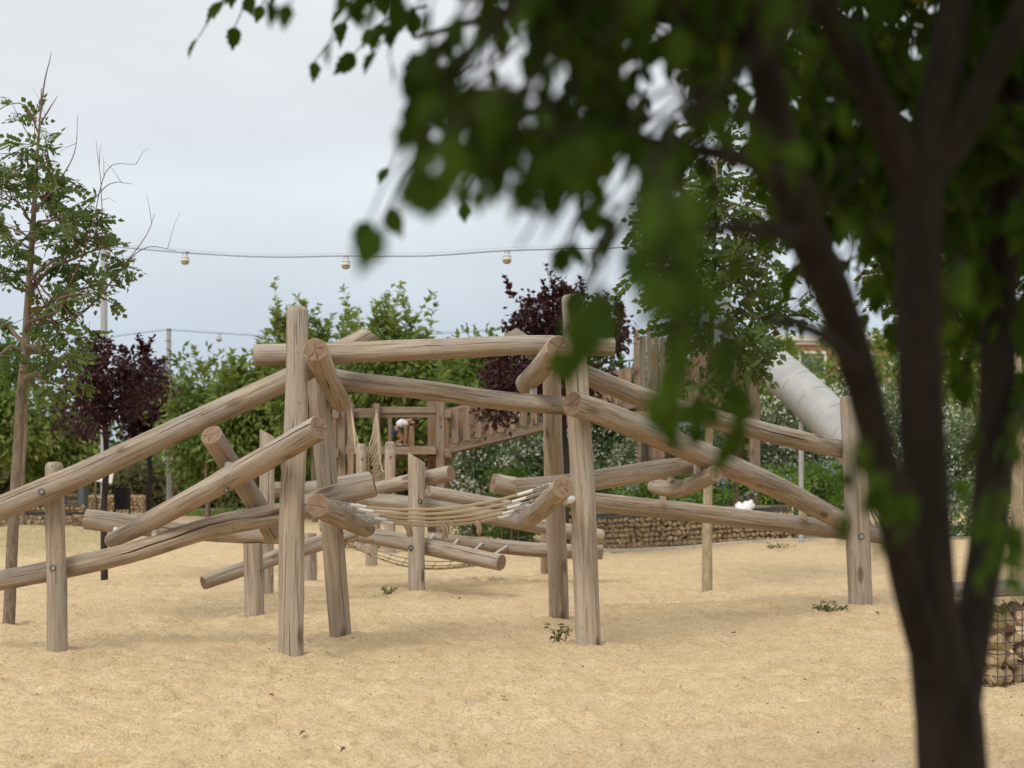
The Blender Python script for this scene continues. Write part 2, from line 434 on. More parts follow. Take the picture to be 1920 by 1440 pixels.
# ------------------------------------------------------------------ logs
def make_log(name, pts, r, seed, parent, mat='log', ends=('flat', 'flat'), crack=(.1, .9), side=None, knots=3, wob=1.0, crack_w=.006):
    """A debarked log along the world points pts with radii r. A drying crack runs along it as a real groove, and
    its cut ends carry radial checks. ends: flat, round, none or ('slant', direction, amount)."""
    rnd = random.Random(seed)
    P, rr = catmull([tuple(p) for p in pts], .055, list(r) if len(r) == len(pts) else list(np.linspace(r[0], r[-1], len(pts))))
    L = np.concatenate([[0], np.cumsum(np.linalg.norm(np.diff(P, axis=0), axis=1))]); tot = L[-1]
    for i in range(len(P)):     # a natural, slightly crooked axis
        k = .010 * wob * math.sin(math.pi * min(1, L[i] / tot))
        P[i] += k * np.array([mnoise.noise(Vector((L[i] * .9, seed * 3.1, q * 5.0))) for q in range(3)])
    # extra rows for the eased edge of each end
    def endrows(P, rr, L, e, first):
        if e == 'none': return P, rr, L
        bev = .045 if e == 'round' else .007
        n = 5 if e == 'round' else 3
        a, b = (P[0], P[1]) if first else (P[-1], P[-2])
        d = (b - a) / np.linalg.norm(b - a); rad = rr[0] if first else rr[-1]
        rows, rads = [], []
        for q in range(n):
            f = q / (n - 1) * math.pi / 2
            rows.append(a + d * bev * (1 - math.sin(f))); rads.append(rad - bev * .8 * (1 - math.cos(f)))
        if first:
            rows, rads = rows[::-1], rads[::-1]
            P = np.vstack([rows, P[1:]]); rr = np.concatenate([rads, rr[1:]])
        else:
            P = np.vstack([P[:-1], rows]); rr = np.concatenate([rr[:-1], rads])
        L = np.concatenate([[0], np.cumsum(np.linalg.norm(np.diff(P, axis=0), axis=1))])
        return P, rr, L
    # keep the body rows away from the bevel rows
    P, rr, L = endrows(P, rr, L, ends[0] if isinstance(ends[0], str) else 'flat', True)
    P, rr, L = endrows(P, rr, L, ends[1] if isinstance(ends[1], str) else 'flat', False)
    T, N, B = frames(P); m = len(P)
    # fixed end directions (bevel rows are very close together)
    nseg = 26
    if side is None: side = Vector((rnd.uniform(-.5, .5), -1, rnd.uniform(-.1, .8)))
    sd = np.array(tuple(side)); mid = m // 2
    thc = math.atan2(np.dot(sd, B[mid]), np.dot(sd, N[mid]))
    base = np.array([k * 2 * math.pi / nseg for k in range(nseg)])
    off = thc + math.pi / nseg      # the crack sits between two of the regular lines
    ang = list(base + off)
    ins = ang[-1]                    # = thc - pi/nseg + 2pi
    # order: regular lines, then the three crack lines at thc
    K = nseg + 3
    V = np.zeros((m, K, 3)); G = np.zeros((m, K, 3)); U = np.zeros((m, K))
    bumps = [(rnd.uniform(.1, .9) * tot, rnd.uniform(0, 6.28), rnd.uniform(.004, .010), rnd.uniform(.05, .11)) for _ in range(knots)]
    for i in range(m):
        s = L[i]; f = s / max(tot, 1e-6)
        tw = .35 * mnoise.noise(Vector((s * .7, seed * 1.7, 2))) + .11 * mnoise.noise(Vector((s * 4, seed, 9))) + .04 * mnoise.noise(Vector((s * 14, seed, 5)))
        pr = max(0.0, min(1.0, min((f - crack[0]) / .12, (crack[1] - f) / .12))) if crack else 0.0
        pr *= .62 + 1.1 * mnoise.noise(Vector((s * 2.2, seed * 2.3, 4)))
        pr = max(0.0, pr)
        hw = max(.0012, crack_w * pr) / max(rr[i], .02)
        lines = ang + [thc - hw + 2 * math.pi, thc + 2 * math.pi, thc + hw + 2 * math.pi]
        order = ang[:] + []
        for k in range(K):
            th = lines[k] + tw * (1.0 if pr >= 0 else 0)
            rad = rr[i]
            rad *= 1 + .055 * wob * mnoise.noise(Vector((math.cos(th) * 1.3, math.sin(th) * 1.3, s * 1.5 + seed * 7))) \
                     + .016 * wob * mnoise.noise(Vector((math.cos(th) * 4, math.sin(th) * 4, s * 5 + seed * 3)))
            for (bs, bt, bh, bw) in bumps:
                da = (th - bt + math.pi) % (2 * math.pi) - math.pi
                rad += bh * math.exp(-((s - bs) / bw) ** 2 - (da / .45) ** 2)
            if k == nseg + 1: rad -= min(.035, .4 * rr[i]) * pr
            c, sn = math.cos(th), math.sin(th)
            rv = c * N[i] + sn * B[i]
            p = P[i] + rad * rv
            for e, first in ((ends[0], True), (ends[1], False)):
                if not isinstance(e, str):
                    w = max(0.0, 1 - (s if first else tot - s) / .35)
                    p = p + (T[i] * (-1 if first else 1)) * e[2] * w * (np.dot(rv, np.array(e[1])) )
            V[i, k] = p; G[i, k] = (rad * c, rad * sn, s + seed * 11.37); U[i, k] = -rv[2] * .5 + .5
    # ring order by angle: the crack lines close the loop after the last regular line
    ringidx = list(range(nseg)) + [nseg, nseg + 1, nseg + 2]
    f4 = []
    for i in range(m - 1):
        for a_, b_ in zip(ringidx, ringidx[1:] + ringidx[:1]):
            f4.append((i * K + a_, i * K + b_, (i + 1) * K + b_, (i + 1) * K + a_))
    Vf, Gf, Uf = V.reshape(-1, 3), G.reshape(-1, 3), U.reshape(-1)
    nside = len(f4); f3 = []
    mats = [0] * nside
    tri_m = []
    # cut ends
    for e, row, first in ((ends[0], 0, True), (ends[1], m - 1, False)):
        if e == 'none': continue
        tdir = -T[row] if first else T[row]
        # ring of the body, in angle order, as a function of angle
        nc = rnd.choice([2, 3, 4, 5, 6]); cr_ = sorted([(k * 2 * math.pi / nc + rnd.uniform(-.5, .5) * min(1, 4 / nc) + seed) % (2 * math.pi) for k in range(nc)])
        clen = [rnd.choice([1.0, .8, .55, .55]) for _ in range(nc)]
        rings = [1.0, .8, .55, .3, .10]
        aset = []
        for q in range(28): 
            th = q * 2 * math.pi / 28
            if all(abs((th - c + math.pi) % (2 * math.pi) - math.pi) > .13 for c in cr_): aset.append((th, -1, 0))
        for ci, c in enumerate(cr_):
            for o_ in (-1, 0, 1): aset.append((c % (2 * math.pi), ci, o_))
        aset.sort(key=lambda z: (z[0], z[2]))
        ctr = V[row].mean(axis=0); base_i = len(Vf)
        newV, newG, newU = [], [], []
        body = [(math.atan2(np.dot(V[row, k] - P[row], B[row]), np.dot(V[row, k] - P[row], N[row])) % (2 * math.pi), k) for k in range(K) if k != nseg + 1]
        body.sort()
        def edge(th):
            th %= 2 * math.pi
            for (t0, k0), (t1, k1) in zip(body, body[1:] + [(body[0][0] + 2 * math.pi, body[0][1])]):
                tt = th if th >= t0 else th + 2 * math.pi
                if t0 <= tt <= t1 + 1e-9:
                    w = (tt - t0) / max(t1 - t0, 1e-6)
                    return V[row, k0] * (1 - w) + V[row, k1] * w
            return V[row, body[0][1]]
        jit = [[rnd.uniform(-.10, .10) for _ in rings] for _ in cr_]
        for ri, rf in enumerate(rings):
            for (th, ci, o_) in aset:
                t2, dep = th, 0.0
                if ci >= 0:
                    wd = .0030 * (1.0 if rf <= clen[ci] + .01 else .15) * (.55 + .6 * rf)
                    t2 = th + jit[ci][ri] * (0 if ri == 0 else 1) + o_ * wd / max(rf * rr[row], .012)
                    if o_ == 0: dep = .016 if rf <= clen[ci] + .01 else .001
                eg = edge(t2)
                p = P[row] + (eg - P[row]) * rf - tdir * dep
                newV.append(p); lo = p - P[row]
                newG.append((np.dot(lo, N[row]), np.dot(lo, B[row]), seed * 11.37 + (.3 if first else .6))); newU.append(.5)
        ctrp = P[row] - tdir * .004
        newV.append(ctrp); newG.append((0, 0, seed * 11.37)); newU.append(.5)
        na = len(aset)
        for ri in range(len(rings) - 1):
            for q in range(na):
                q2 = (q + 1) % na
                a0, a1 = base_i + ri * na + q, base_i + ri * na + q2
                b0, b1 = a0 + na, a1 + na
                f4.append((a0, a1, b1, b0) if not first else (a0, b0, b1, a1)); mats.append(1)
        lr = (len(rings) - 1) * na; cc = base_i + len(newV) - 1
        for q in range(na):
            q2 = (q + 1) % na
            f3.append((base_i + lr + q, base_i + lr + q2, cc) if not first else (base_i + lr + q2, base_i + lr + q, cc)); tri_m.append(1)
        Vf = np.vstack([Vf, newV]); Gf = np.vstack([Gf, newG]); Uf = np.concatenate([Uf, newU])
    Vl = Vf - np.array(tuple(off_of(parent)))
    fs = [np.array(f4)] + ([np.array(f3)] if f3 else [])
    me = np_mesh(name, Vl, fs, [M[mat], M['end']], True, mats + tri_m, {"under": Uf}, {"grain": Gf})
    sharp(me, 38)
    o = link(name, me, parent)
    return o

def px(pts):
    return [at(*p) for p in pts]

BOLT_ME = {}
def bolt(parent, p, n, r=.026):
    """A counterbored bolt: a steel ring let into the wood with a nut inside."""
    p, n = Vector(p), Vector(n).normalized()
    b = MB()
    b.lathe(p, [(r * 1.05, -.02), (r * 1.05, .004), (r * .78, .005), (r * .74, -.012)], 14, n)
    o = b.build("washer", M["steel_dark"], parent)
    c = MB(); c.lathe(p, [(0, .003), (r * .42, .003), (r * .5, 0), (r * .5, -.02)], 6, n)
    k = c.build("bolt", M['steel'], parent)
    return o

def spacer(parent, a, b, r=.028):
    a, b = Vector(a), Vector(b)
    m = MB(); m.tube([a, b], r, 14)
    return m.build("spacer", M['plastic'], parent)

# --- the front climbing frame
frame = thing("log_climbing_frame", "large front climbing frame of thick weathered logs with tall crossed posts on the sand", "climbing frame", at(830, 1200, 11.8) * 1.0)
def FL(pts, r, seed, **k): return make_log("log", px(pts), r, seed, frame, **k)
def FP(pts, r, seed, **k): return make_log("post", px(pts), r, seed, frame, mat='post', **k)
V3 = lambda x, y, z: (x, y, z)
p1 = FP([(545.5, 1262, 11.05), (547, 1000, 11.05), (556, 770, 11.05), (557, 574, 11.05)], [.100, .098, .090, .082], 1, ends=('none', 'round'), crack=(-.2, .40), side=(.75, -1, 0), crack_w=.004)
p2 = FP([(641, 1222, 12.56), (624, 1000, 12.25), (603, 800, 12.05), (594, 694, 11.95)], [.094, .094, .090, .085], 2, ends=('none', 'flat'), crack=(.1, .3), side=(.8, -1, 0), crack_w=.004)
p3 = FP([(1104, 1240, 11.8), (1094, 950, 11.78), (1084, 760, 11.75), (1072, 552, 11.72)], [.104, .101, .096, .086], 3, ends=('none', 'round'), crack=(.62, 1.3), side=(-.1, -1, 0), crack_w=.006)
p4 = FP([(1049, 1186, 14.06), (1042, 960, 13.55), (1037, 800, 13.05), (1034, 690, 12.72)], [.099, .096, .086, .080], 4, ends=('none', 'flat'), crack=(-.2, .4), side=(.3, -1, 0))
p5 = FP([(1614, 1166, 15.3), (1607, 960, 15.3), (1601, 800, 15.3), (1598, 742, 15.3)], [.126, .128, .133, .130], 5, ends=('none', 'round'), crack=(.05, .5), side=(.3, -1, 0), crack_w=.004)
p6 = FP([(107.5, 1248, 11.54), (105, 1050, 11.54), (101, 866, 11.54)], [.082, .078, .071], 6, ends=('none', 'round'), crack=(.45, .75), side=(-.2, -1, 0), crack_w=.003)
p7 = FP([(477, 1184, 14.2), (476, 1090, 14.2), (474, 1018, 14.2)], [.100, .097, .095], 7, ends=('none', 'flat'), crack=None)

l1 = FL([(476, 666, 11.36), (640, 661, 11.45), (800, 655, 11.6), (1000, 647, 11.95), (1152, 651, 12.0)], [.084, .085, .085, .082, .078], 11, crack=(.36, .72), side=(0, -1, .1), crack_w=.006)
l2 = FL([(591, 655, 10.62), (611, 703, 11.25), (640, 755, 12.0)], [.090, .088, .086], 12, crack=(.3, .6), side=(.1, -1, -.3), crack_w=.005, knots=5)
l3 = FL([(1046, 651, 11.0), (1016, 688, 11.75), (984, 722, 12.45)], [.090, .092, .090], 13, crack=(.5, .95), side=(-.4, -1, .2), crack_w=.004, ends=('flat', 'round'))
l4 = FL([(694, 628, 11.72), (600, 677, 11.48), (540, 711, 11.32), (300, 822, 11.33), (85, 918, 11.34), (-90, 987, 11.3)], [.078, .084, .088, .094, .098, .098], 14, crack=(.35, .97), side=(0, -1, .45), crack_w=.005, ends=(('slant', (0, 0, -1), .05), 'flat'))
l5 = FL([(608, 702, 11.86), (650, 714, 11.85), (800, 731, 11.9), (930, 749, 12.1), (1078, 763, 12.1)], [.082, .083, .082, .080, .078], 15, crack=(.15, .3), side=(0, -1, .3), crack_w=.004)
l6 = FL([(599, 802, 10.45), (520, 846, 10.72), (428, 899, 11.1), (290, 973, 11.62), (204, 1016, 11.98)], [.093, .093, .091, .085, .064], 16, crack=(-.2, .40), side=(0, -1, .55), crack_w=.008, ends=('flat', 'round'))
l7 = FL([(-70, 1101, 11.76), (105, 1068, 11.72), (250, 1034, 11.68), (400, 988, 11.62), (535, 962, 11.5), (620, 931, 11.5), (703, 911, 11.5)], [.084, .085, .086, .088, .090, .090, .088], 17, crack=(.30, .93), side=(0, -1, .1), crack_w=.009)
l8 = FL([(396, 815, 11.02), (432, 872, 11.36), (470, 930, 11.6), (514, 1004, 11.86)], [.086, .085, .085, .084], 18, crack=(.4, .8), side=(.4, -1, .2), crack_w=.003)
l9 = FL([(595, 948, 10.76), (640, 970, 11.7), (688, 990, 12.7)], [.088, .087, .086], 19, crack=(.2, .5), side=(0, -1, .6), crack_w=.004, knots=6, ends=('flat', 'round'))
l10 = FL([(1056, 913, 11.15), (1018, 950, 12.1), (984, 978, 13.0)], [.087, .088, .087], 20, crack=(.5, .8), side=(-.4, -1, .3), crack_w=.003, ends=('flat', 'round'))
l11 = FL([(1073, 757, 11.38), (1150, 783, 11.75), (1300, 845, 12.75), (1450, 911, 14.0), (1592, 984, 15.42)], [.100, .104, .110, .110, .098], 21, crack=(.1, .25), side=(0, -1, .6), crack_w=.004)
l12 = FL([(953, 625, 12.05), (1010, 661, 12.12), (1105, 706, 12.2), (1240, 757, 12.9), (1400, 802, 14.1), (1600, 847, 15.66)], [.076, .080, .086, .090, .098, .100], 22, crack=(.45, .92), side=(0, -1, .1), crack_w=.009, ends=(('slant', (0, 0, -1), .04), 'flat'))
l13 = FL([(968, 915, 12.62), (1060, 909, 12.6), (1150, 895, 12.75), (1230, 882, 12.95), (1296, 871, 13.2)], [.092, .092, .090, .088, .080], 23, crack=(.1, .6), side=(0, -1, .4), crack_w=.005)
l14 = FL([(1342, 888, 12.72), (1300, 908, 13.05), (1265, 917, 13.4), (1222, 911, 13.7)], [.074, .078, .082, .072], 24, crack=None, ends=('flat', 'round'))
l15 = FL([(924, 906, 13.95), (1010, 921, 14.1), (1118, 941, 14.4), (1350, 966, 15.05), (1590, 995, 15.62), (1664, 1005, 15.8)], [.096, .096, .094, .100, .102, .098], 25, crack=(.2, .45), side=(0, -1, .3), crack_w=.004)
l17 = FL([(160, 973, 13.9), (260, 986, 13.95), (400, 999, 14.12), (560, 1003, 14.3)], [.098, .098, .095, .092], 27, crack=(-.1, .5), side=(0, -1, .3), crack_w=.004)

def ray_bolt(log, x, y, d, r=.026):
    """A bolt on the camera-facing skin of a log; d is the depth of that skin."""
    bolt(log, at(x, y, d), (0, -1, .0), r)
ray_bolt(l4, 78, 922, 11.245); ray_bolt(p6, 99, 1065, 11.465)
ray_bolt(l6, 496, 845, 10.72, .020); ray_bolt(l6, 424, 919, 11.02, .02)
ray_bolt(p5, 1615, 1006, 15.175, .034)
bolt(l11, at(1141, 781, 11.61), (-.25, -1, .1), .03)
spacer(l8, at(428, 890, 11.2), at(428, 867, 11.22), .030)
spacer(l8, at(480, 968, 11.62), at(480, 944, 11.64), .030)
spacer(l7, at(291, 1010, 11.66), at(291, 985, 11.64), .029)
spacer(l17, at(217, 1004, 12.3), at(217, 992, 13.7), .022)
spacer(l3, at(1000, 752, 12.1), at(1000, 722, 12.2), .030)
spacer(l2, at(577, 684, 11.08), at(590, 678, 11.3), .034)
spacer(l2, at(622, 757, 12.0), at(614, 750, 12.1), .026)
spacer(l10, at(1073, 936, 11.7), at(1060, 940, 11.6), .030)
spacer(l14, at(1307, 892, 13.08), at(1307, 866, 13.0), .030)
spacer(l14, at(1257, 904, 13.45), at(1257, 888, 13.2), .028)
spacer(l14, at(1243, 924, 13.75), at(1243, 940, 14.6), .030)
spacer(l15, at(1507, 972, 15.42), at(1507, 952, 14.75), .034)

# --- the rear climbing frame
rear = thing("log_climbing_frame", "low rear climbing frame of crossed logs with slant-topped posts and a ground net", "climbing frame", at(790, 1100, 17.3))
def RL(pts, r, seed, **k): return make_log("log", px(pts), r, seed, rear, **k)
def RP(pts, r, seed, **k): return make_log("post", px(pts), r, seed, rear, mat='post', **k)
p8 = RP([(499, 1140, 16.7), (500, 960, 16.7), (501, 812, 16.7)], [.088, .088, .086], 41, ends=('none', ('slant', (-1, 0, 0), .045)), crack=(.1, .95), side=(.45, -1, 0), crack_w=.007)
p9 = RP([(782, 1138, 16.96), (781, 980, 16.96), (781, 858, 16.96)], [.100, .099, .099], 42, ends=('none', ('slant', (-1, 0, 0), .058)), crack=(.3, .6), side=(.3, -1, 0), crack_w=.003)
p10 = RP([(581, 1112, 18.9), (580, 1000, 18.9)], [.094, .094], 43, ends=('none', 'flat'), crack=None)
p11 = RP([(697, 1086, 21.8), (696, 940, 21.8)], [.092, .090], 44, ends=('none', 'flat'), crack=None)
p12 = RP([(1026, 1096, 20.7), (1025, 1004, 20.0)], [.098, .095], 45, ends=('none', 'flat'), crack=None)
l18 = RL([(381, 1093, 14.75), (470, 1062, 15.1), (560, 1030, 15.5), (662, 1000, 16.2)], [.072, .078, .088, .090], 46, crack=(.5, .9), side=(0, -1, .4), crack_w=.003)
l19 = RL([(640, 996, 17.9), (700, 1006, 17.7), (780, 1021, 17.28), (940, 1055, 16.5)], [.100, .102, .104, .096], 47, crack=(.2, .97), side=(0, -1, .5), crack_w=.006)
l20 = RL([(690, 921, 17.7), (760, 905, 17.35), (800, 897, 17.2), (846, 887, 17.0)], [.090, .092, .094, .094], 48, crack=(.2, .7), side=(0, -1, .3), crack_w=.004)
l21 = RL([(660, 922, 18.0), (700, 937, 17.6), (790, 948, 17.26), (900, 966, 17.5), (1030, 990, 18.0), (1130, 1006, 18.3)], [.090, .098, .100, .094, .094, .092], 49, crack=(.2, .8), side=(0, -1, .4), crack_w=.004, ends=('flat', 'round'))
l22 = RL([(798, 922, 18.9), (860, 933, 18.9), (930, 946, 18.9), (1050, 968, 19.0)], [.088, .092, .09, .088], 50, crack=(.3, .6), side=(0, -1, .4), crack_w=.003, ends=('round', 'flat'))
l23 = RL([(800, 1010, 18.6), (900, 1021, 18.6), (1020, 1031, 18.6), (1130, 1035, 18.6)], [.090, .092, .096, .096], 51, crack=(.1, .5), side=(0, -1, .5), crack_w=.003)
l25 = RL([(508, 918, 17.1), (585, 916, 17.2), (690, 897, 17.9)], [.092, .092, .088], 52, crack=(.2, .6), side=(0, -1, .5), crack_w=.004)
l26 = RL([(600, 986, 19.2), (690, 972, 19.2), (764, 956, 19.2)], [.09, .095, .095], 53, crack=(.2, .6), side=(0, -1, .5), crack_w=.003)
ray_bolt(p9, 788, 940, 16.862, .028); ray_bolt(p9, 770, 1027, 16.862, .032)
ray_bolt(l19, 701, 1012, 17.585, .02); ray_bolt(l19, 735, 1017, 17.42, .02)
ray_bolt(p7, 491, 1069, 14.12, .018)
spacer(l20, at(805, 926, 17.9), at(803, 908, 17.4), .03)
for (a, b) in (((845, 1028, 17.2), (858, 1012, 18.5)), ((887, 1034, 17.0), (903, 1019, 18.5)), ((925, 1040, 16.8), (950, 1024, 18.5)), ((806, 1012, 17.4), (812, 1002, 18.5))):
    m = MB(); m.tube([at(*a), at(*b)], .014, 8); m.build("rung", M['plastic'], rear)
# ------------------------------------------------------------------ ropes
def mat_rope(name, a, b):
    t = NT(name); g = t.attr("grain").outputs["Vector"]; sp = t.n("ShaderNodeSeparateXYZ", {0: g})
    ph = t.math('ADD', t.math('MULTIPLY', sp.outputs[2], 260.0), t.math('MULTIPLY', sp.outputs[0], 3.0))
    s_ = t.math('ADD', t.math('MULTIPLY', t.math('SINE', ph), .5), .5)
    c = t.mix(s_, b, a)
    return t.principled(c, .85, t.bump(s_, .8, .004), 0, .15)
M['rope'] = mat_rope("beige_twisted_rope", (.62, .50, .34), (.40, .30, .19))

def rope(pts, r, parent, name="rope", step=.04, seg=8):
    P, _ = catmull([tuple(p) for p in pts], step)
    T, N, B = frames(P); L = np.concatenate([[0], np.cumsum(np.linalg.norm(np.diff(P, axis=0), axis=1))])
    th = np.arange(seg) * 2 * np.pi / seg
    V = P[:, None, :] + r * (np.cos(th)[None, :, None] * N[:, None, :] + np.sin(th)[None, :, None] * B[:, None, :])
    G = np.zeros_like(V); G[:, :, 0] = th[None, :]; G[:, :, 2] = L[:, None]
    m = len(P); i = np.arange(m - 1)[:, None] * seg; j = np.arange(seg)[None, :]; j2 = (j + 1) % seg
    f4 = np.stack([i + j, i + j2, i + seg + j2, i + seg + j], -1).reshape(-1, 4)
    caps = np.array([list(range(seg))[::-1], [(m - 1) * seg + k for k in range(seg)]])
    me = np_mesh(name, V.reshape(-1, 3) - np.array(tuple(off_of(parent))), [f4, caps], M['rope'], True, vattrs={"grain": G.reshape(-1, 3)})
    return link(name, me, parent)

def chain(a, b, parent, link_len=.032, r=.0042):
    a, b = Vector(a), Vector(b); n = max(2, int((b - a).length / (link_len * .72))); d = (b - a).normalized()
    m = MB(); s1 = d.orthogonal().normalized(); s2 = d.cross(s1)
    for k in range(n):
        p = a.lerp(b, (k + .5) / n)
        m.torus(p, link_len * .32, r, s1 if k % 2 else s2, 10, 5, 1.6, d)
    return m.build("chain", M['steel'], parent)

def lerp3(P, t):
    n = len(P) - 1; k = min(n - 1, int(t * n)); f = t * n - k
    return P[k].lerp(P[k + 1], f)

A9 = px([(595, 948, 10.76), (640, 970, 11.7), (688, 990, 12.7)])
A10 = px([(1056, 913, 11.15), (1018, 950, 12.1), (984, 978, 13.0)])
rb = thing("rope_bridge", "hammock-like bridge of five parallel beige ropes and chains slung between two short logs", "rope bridge", lerp3(A9, .5).lerp(lerp3(A10, .5), .5))
rope_mid = []
for i, t_ in enumerate((.10, .30, .50, .70, .88)):
    a0 = lerp3(A9, t_) + Vector((.070, -.02, .055)); b0 = lerp3(A10, t_) + Vector((-.070, -.02, .055))
    span = b0 - a0
    def pt(f, sag=.125 - .010 * i): return a0 + span * f + Vector((0, 0, -4 * sag * f * (1 - f)))
    chain(a0, pt(.09), rb); chain(pt(.91), b0, rb)
    for f0, f1 in ((.085, .155), (.845, .915)):
        m = MB(); m.tube([pt(f0), pt((f0 + f1) / 2), pt(f1)], .0135, 10); m.build("ferrule", M['plastic'], rb)
    rope([pt(f) for f in np.linspace(.15, .85, 12)], .0110, rb)
    rope_mid.append(pt)
for i in range(4):
    for f in ((.24, .47, .70) if i % 2 == 0 else (.26, .49, .71)):
        p, q = rope_mid[i](f), rope_mid[i + 1](f + .012)
        mid = (p + q) / 2
        rope([p + Vector((-.012, 0, .016)), p + Vector((.012, -.02, .004)), p.lerp(q, .3) + Vector((.02, -.01, -.05)), mid + Vector((.015, 0, -.078)), p.lerp(q, .75) + Vector((.0, .0, -.06)), q + Vector((0, .0, -.008))], .0115, rb, "rope_link", .02, 7)
        m = MB()
        for s_ in (p, q): m.torus(s_, .016, .005, (1, 0, 0), 10, 5)
        m.build("clamp", M['steel_dark'], rb)

gn = thing("ground_net", "thin knotted rope net sagging under the rear logs close to the sand", "rope net", at(740, 1040, 18.2))
def gpt(u, v):
    a = at(640, 1012, 17.6).lerp(at(650, 1008, 19.0), v); b = at(880, 1060, 16.9).lerp(at(905, 1046, 18.4), v)
    return a.lerp(b, u) + Vector((0, 0, -.16 * math.sin(math.pi * u) - .05 * math.sin(math.pi * v)))
for v in (0, .25, .5, .75, 1): rope([gpt(u, v) for u in np.linspace(0, 1, 9)], .008, gn, "rope", .08, 6)
for u in np.linspace(0, 1, 10): rope([gpt(u, v) for v in (0, .33, .66, 1)], .008, gn, "rope", .08, 6)
m = MB()
for u in np.linspace(0, 1, 10):
    for v in (0, .25, .5, .75, 1): m.torus(gpt(u, v), .012, .008, (0, 0, 1), 8, 5)
tag(m.build("knot", M['steel_dark'], gn), kind='stuff')

# ------------------------------------------------------------------ sawn timbers with a grain that runs along each piece
def timber(name, parent, a, b, w, h, mat='timber', bev=.008, seed=0, up=(0, 0, 1)):
    m = MB(); m.beam(a, b, w, h, bev, up)
    V = np.vstack(m.V)
    a, b = Vector(a), Vector(b); t = (b - a).normalized(); u = Vector(up)
    if abs(t.dot(u)) > .95: u = Vector((0, 1, 0))
    s_ = t.cross(u).normalized(); u = s_.cross(t)
    Rl = V - np.array(tuple(a))
    G = np.stack([Rl @ np.array(tuple(s_)), Rl @ np.array(tuple(u)), Rl @ np.array(tuple(t)) + seed * 3.7 + (a.x * 5.1 + a.z * 3.3) % 7], -1)
    # the two long faces far along the axis stay in the same grain space
    me = np_mesh(name, V - np.array(tuple(off_of(parent))), [np.vstack(m.F4)] + ([np.vstack(m.F3)] if m.F3 else []), M[mat], False, attrs={"under": np.full(len(V), .5)}, vattrs={"grain": G})
    return link(name, me, parent)

def X(pxx, d): return (pxx - 960.0) / F * d
def Z(py, d): return EYE - (py - YH) / F * d

# --- deck tower with the child
D = 27.0
tw = thing("play_tower", "square-post timber play deck with rails behind the log frame, a child on its deck", "play tower", (X(740, D), D + .6, 0))
def post(pxl, pxr, ytop, d, mat='timber', dep=.15, parent=None, base=-.2):
    xa, xb = X(pxl, d), X(pxr, d); x = (xa + xb) / 2
    return timber("post", parent or tw, (x, d, base), (x, d, Z(ytop, d)), xb - xa, dep, mat, .01, pxl, (0, 1, 0))
post(634, 648.5, 768, 27.0); post(652, 664, 757, 26.9); post(699.5, 712, 757, 26.9)
post(818, 834, 751, 27.0, dep=.20); post(624, 632, 764, 28.4, 'timber_warm'); post(802, 818, 754, 28.6, 'timber_warm', .17)
post(728, 735, 765, 28.6, 'timber_warm', .10); post(768, 777, 765, 28.7, 'timber_warm', .10)
post(834.5, 843, 765, 28.0, 'timber_warm', .14)
def rail(x0, x1, yt, yb, d, name="rail", mat='timber', dep=.05, y2=None):
    zc = (Z(yt, d) + Z(yb, d)) / 2; h = Z(yt, d) - Z(yb, d)
    z2 = zc if y2 is None else (Z(y2[0], d) + Z(y2[1], d)) / 2
    return timber(name, tw, (X(x0, d), d, zc), (X(x1, d), d, z2), dep, h, mat, .006, x0)
rail(664.5, 699, 772, 783, 27.0); rail(712.5, 817.5, 763, 774.5, 26.98); rail(712.5, 817.5, 775, 783, 27.02)
rail(648.5, 818, 838, 852, 26.86, "deck_beam", dep=.08); rail(648, 834, 855, 861, 28.5, "deck_beam", 'timber_warm', .08)
rail(632, 802, 766, 776, 28.6, "rail", 'timber_warm'); rail(735, 770, 878, 883, 28.6, "rail", 'timber_warm')
for xx in (627.5, 838):
    for (yt, yb) in ((770, 785), (842, 858)):
        timber("cross_beam", tw, (X(xx + 2, 26.8), 26.75, (Z(yt, 27) + Z(yb, 27)) / 2), (X(xx + 2, 26.8), 28.9, (Z(yt, 27) + Z(yb, 27)) / 2), .12, Z(yt, 27) - Z(yb, 27), 'timber', .01, xx)
DECK = Z(836.5, 27.0)
x0, x1 = X(640, 27), X(830, 27)
n = 14
for k in range(n):
    yy = 26.95 + (k + .5) * 1.75 / n
    timber("deck_plank", tw, (x0, yy, DECK - .016), (x1, yy, DECK - .016), 1.75 / n - .008, .032, 'timber', .004, k)
for pxx, pyy, dd in ((826, 905, 26.9), (826, 800, 26.9)):
    bolt(tw, at(pxx, pyy, 26.895), (0, -1, 0), .02)

# two round net posts with lapped caps and the climbing net between them
np_t = thing("net_post", "pair of round posts with lapped tops carrying the climbing net in front of the deck", "net posts", (X(704, 25.6), 25.6, 0))
for a_, b_, s_ in ((677.5, 832, 61), (731.5, 828, 62)):
    o = make_log("post", [at(a_ + .5, 1060, 25.6), at(a_, 960, 25.6), at(a_, b_ + 14, 25.6)], [.097, .097, .096], s_, np_t, mat='post', ends=('none', 'flat'), crack=(.2, .5), crack_w=.003, knots=1, wob=.5)
    o = make_log("post_cap", [at(a_, b_ + 13.8, 25.6), at(a_, b_, 25.6)], [.090, .088], s_ + 5, np_t, mat='post', ends=('none', 'round'), crack=None, knots=0, wob=.4)
    bolt(np_t, at(a_ + 1, b_ + 29, 25.5), (0, -1, 0), .022)
net = thing("climbing_net", "cream rope climbing net drooping from the deck posts down to two round posts", "rope net", at(700, 840, 26.2))
top_l, top_r = at(659, 772, 26.78), at(706, 772, 26.78)
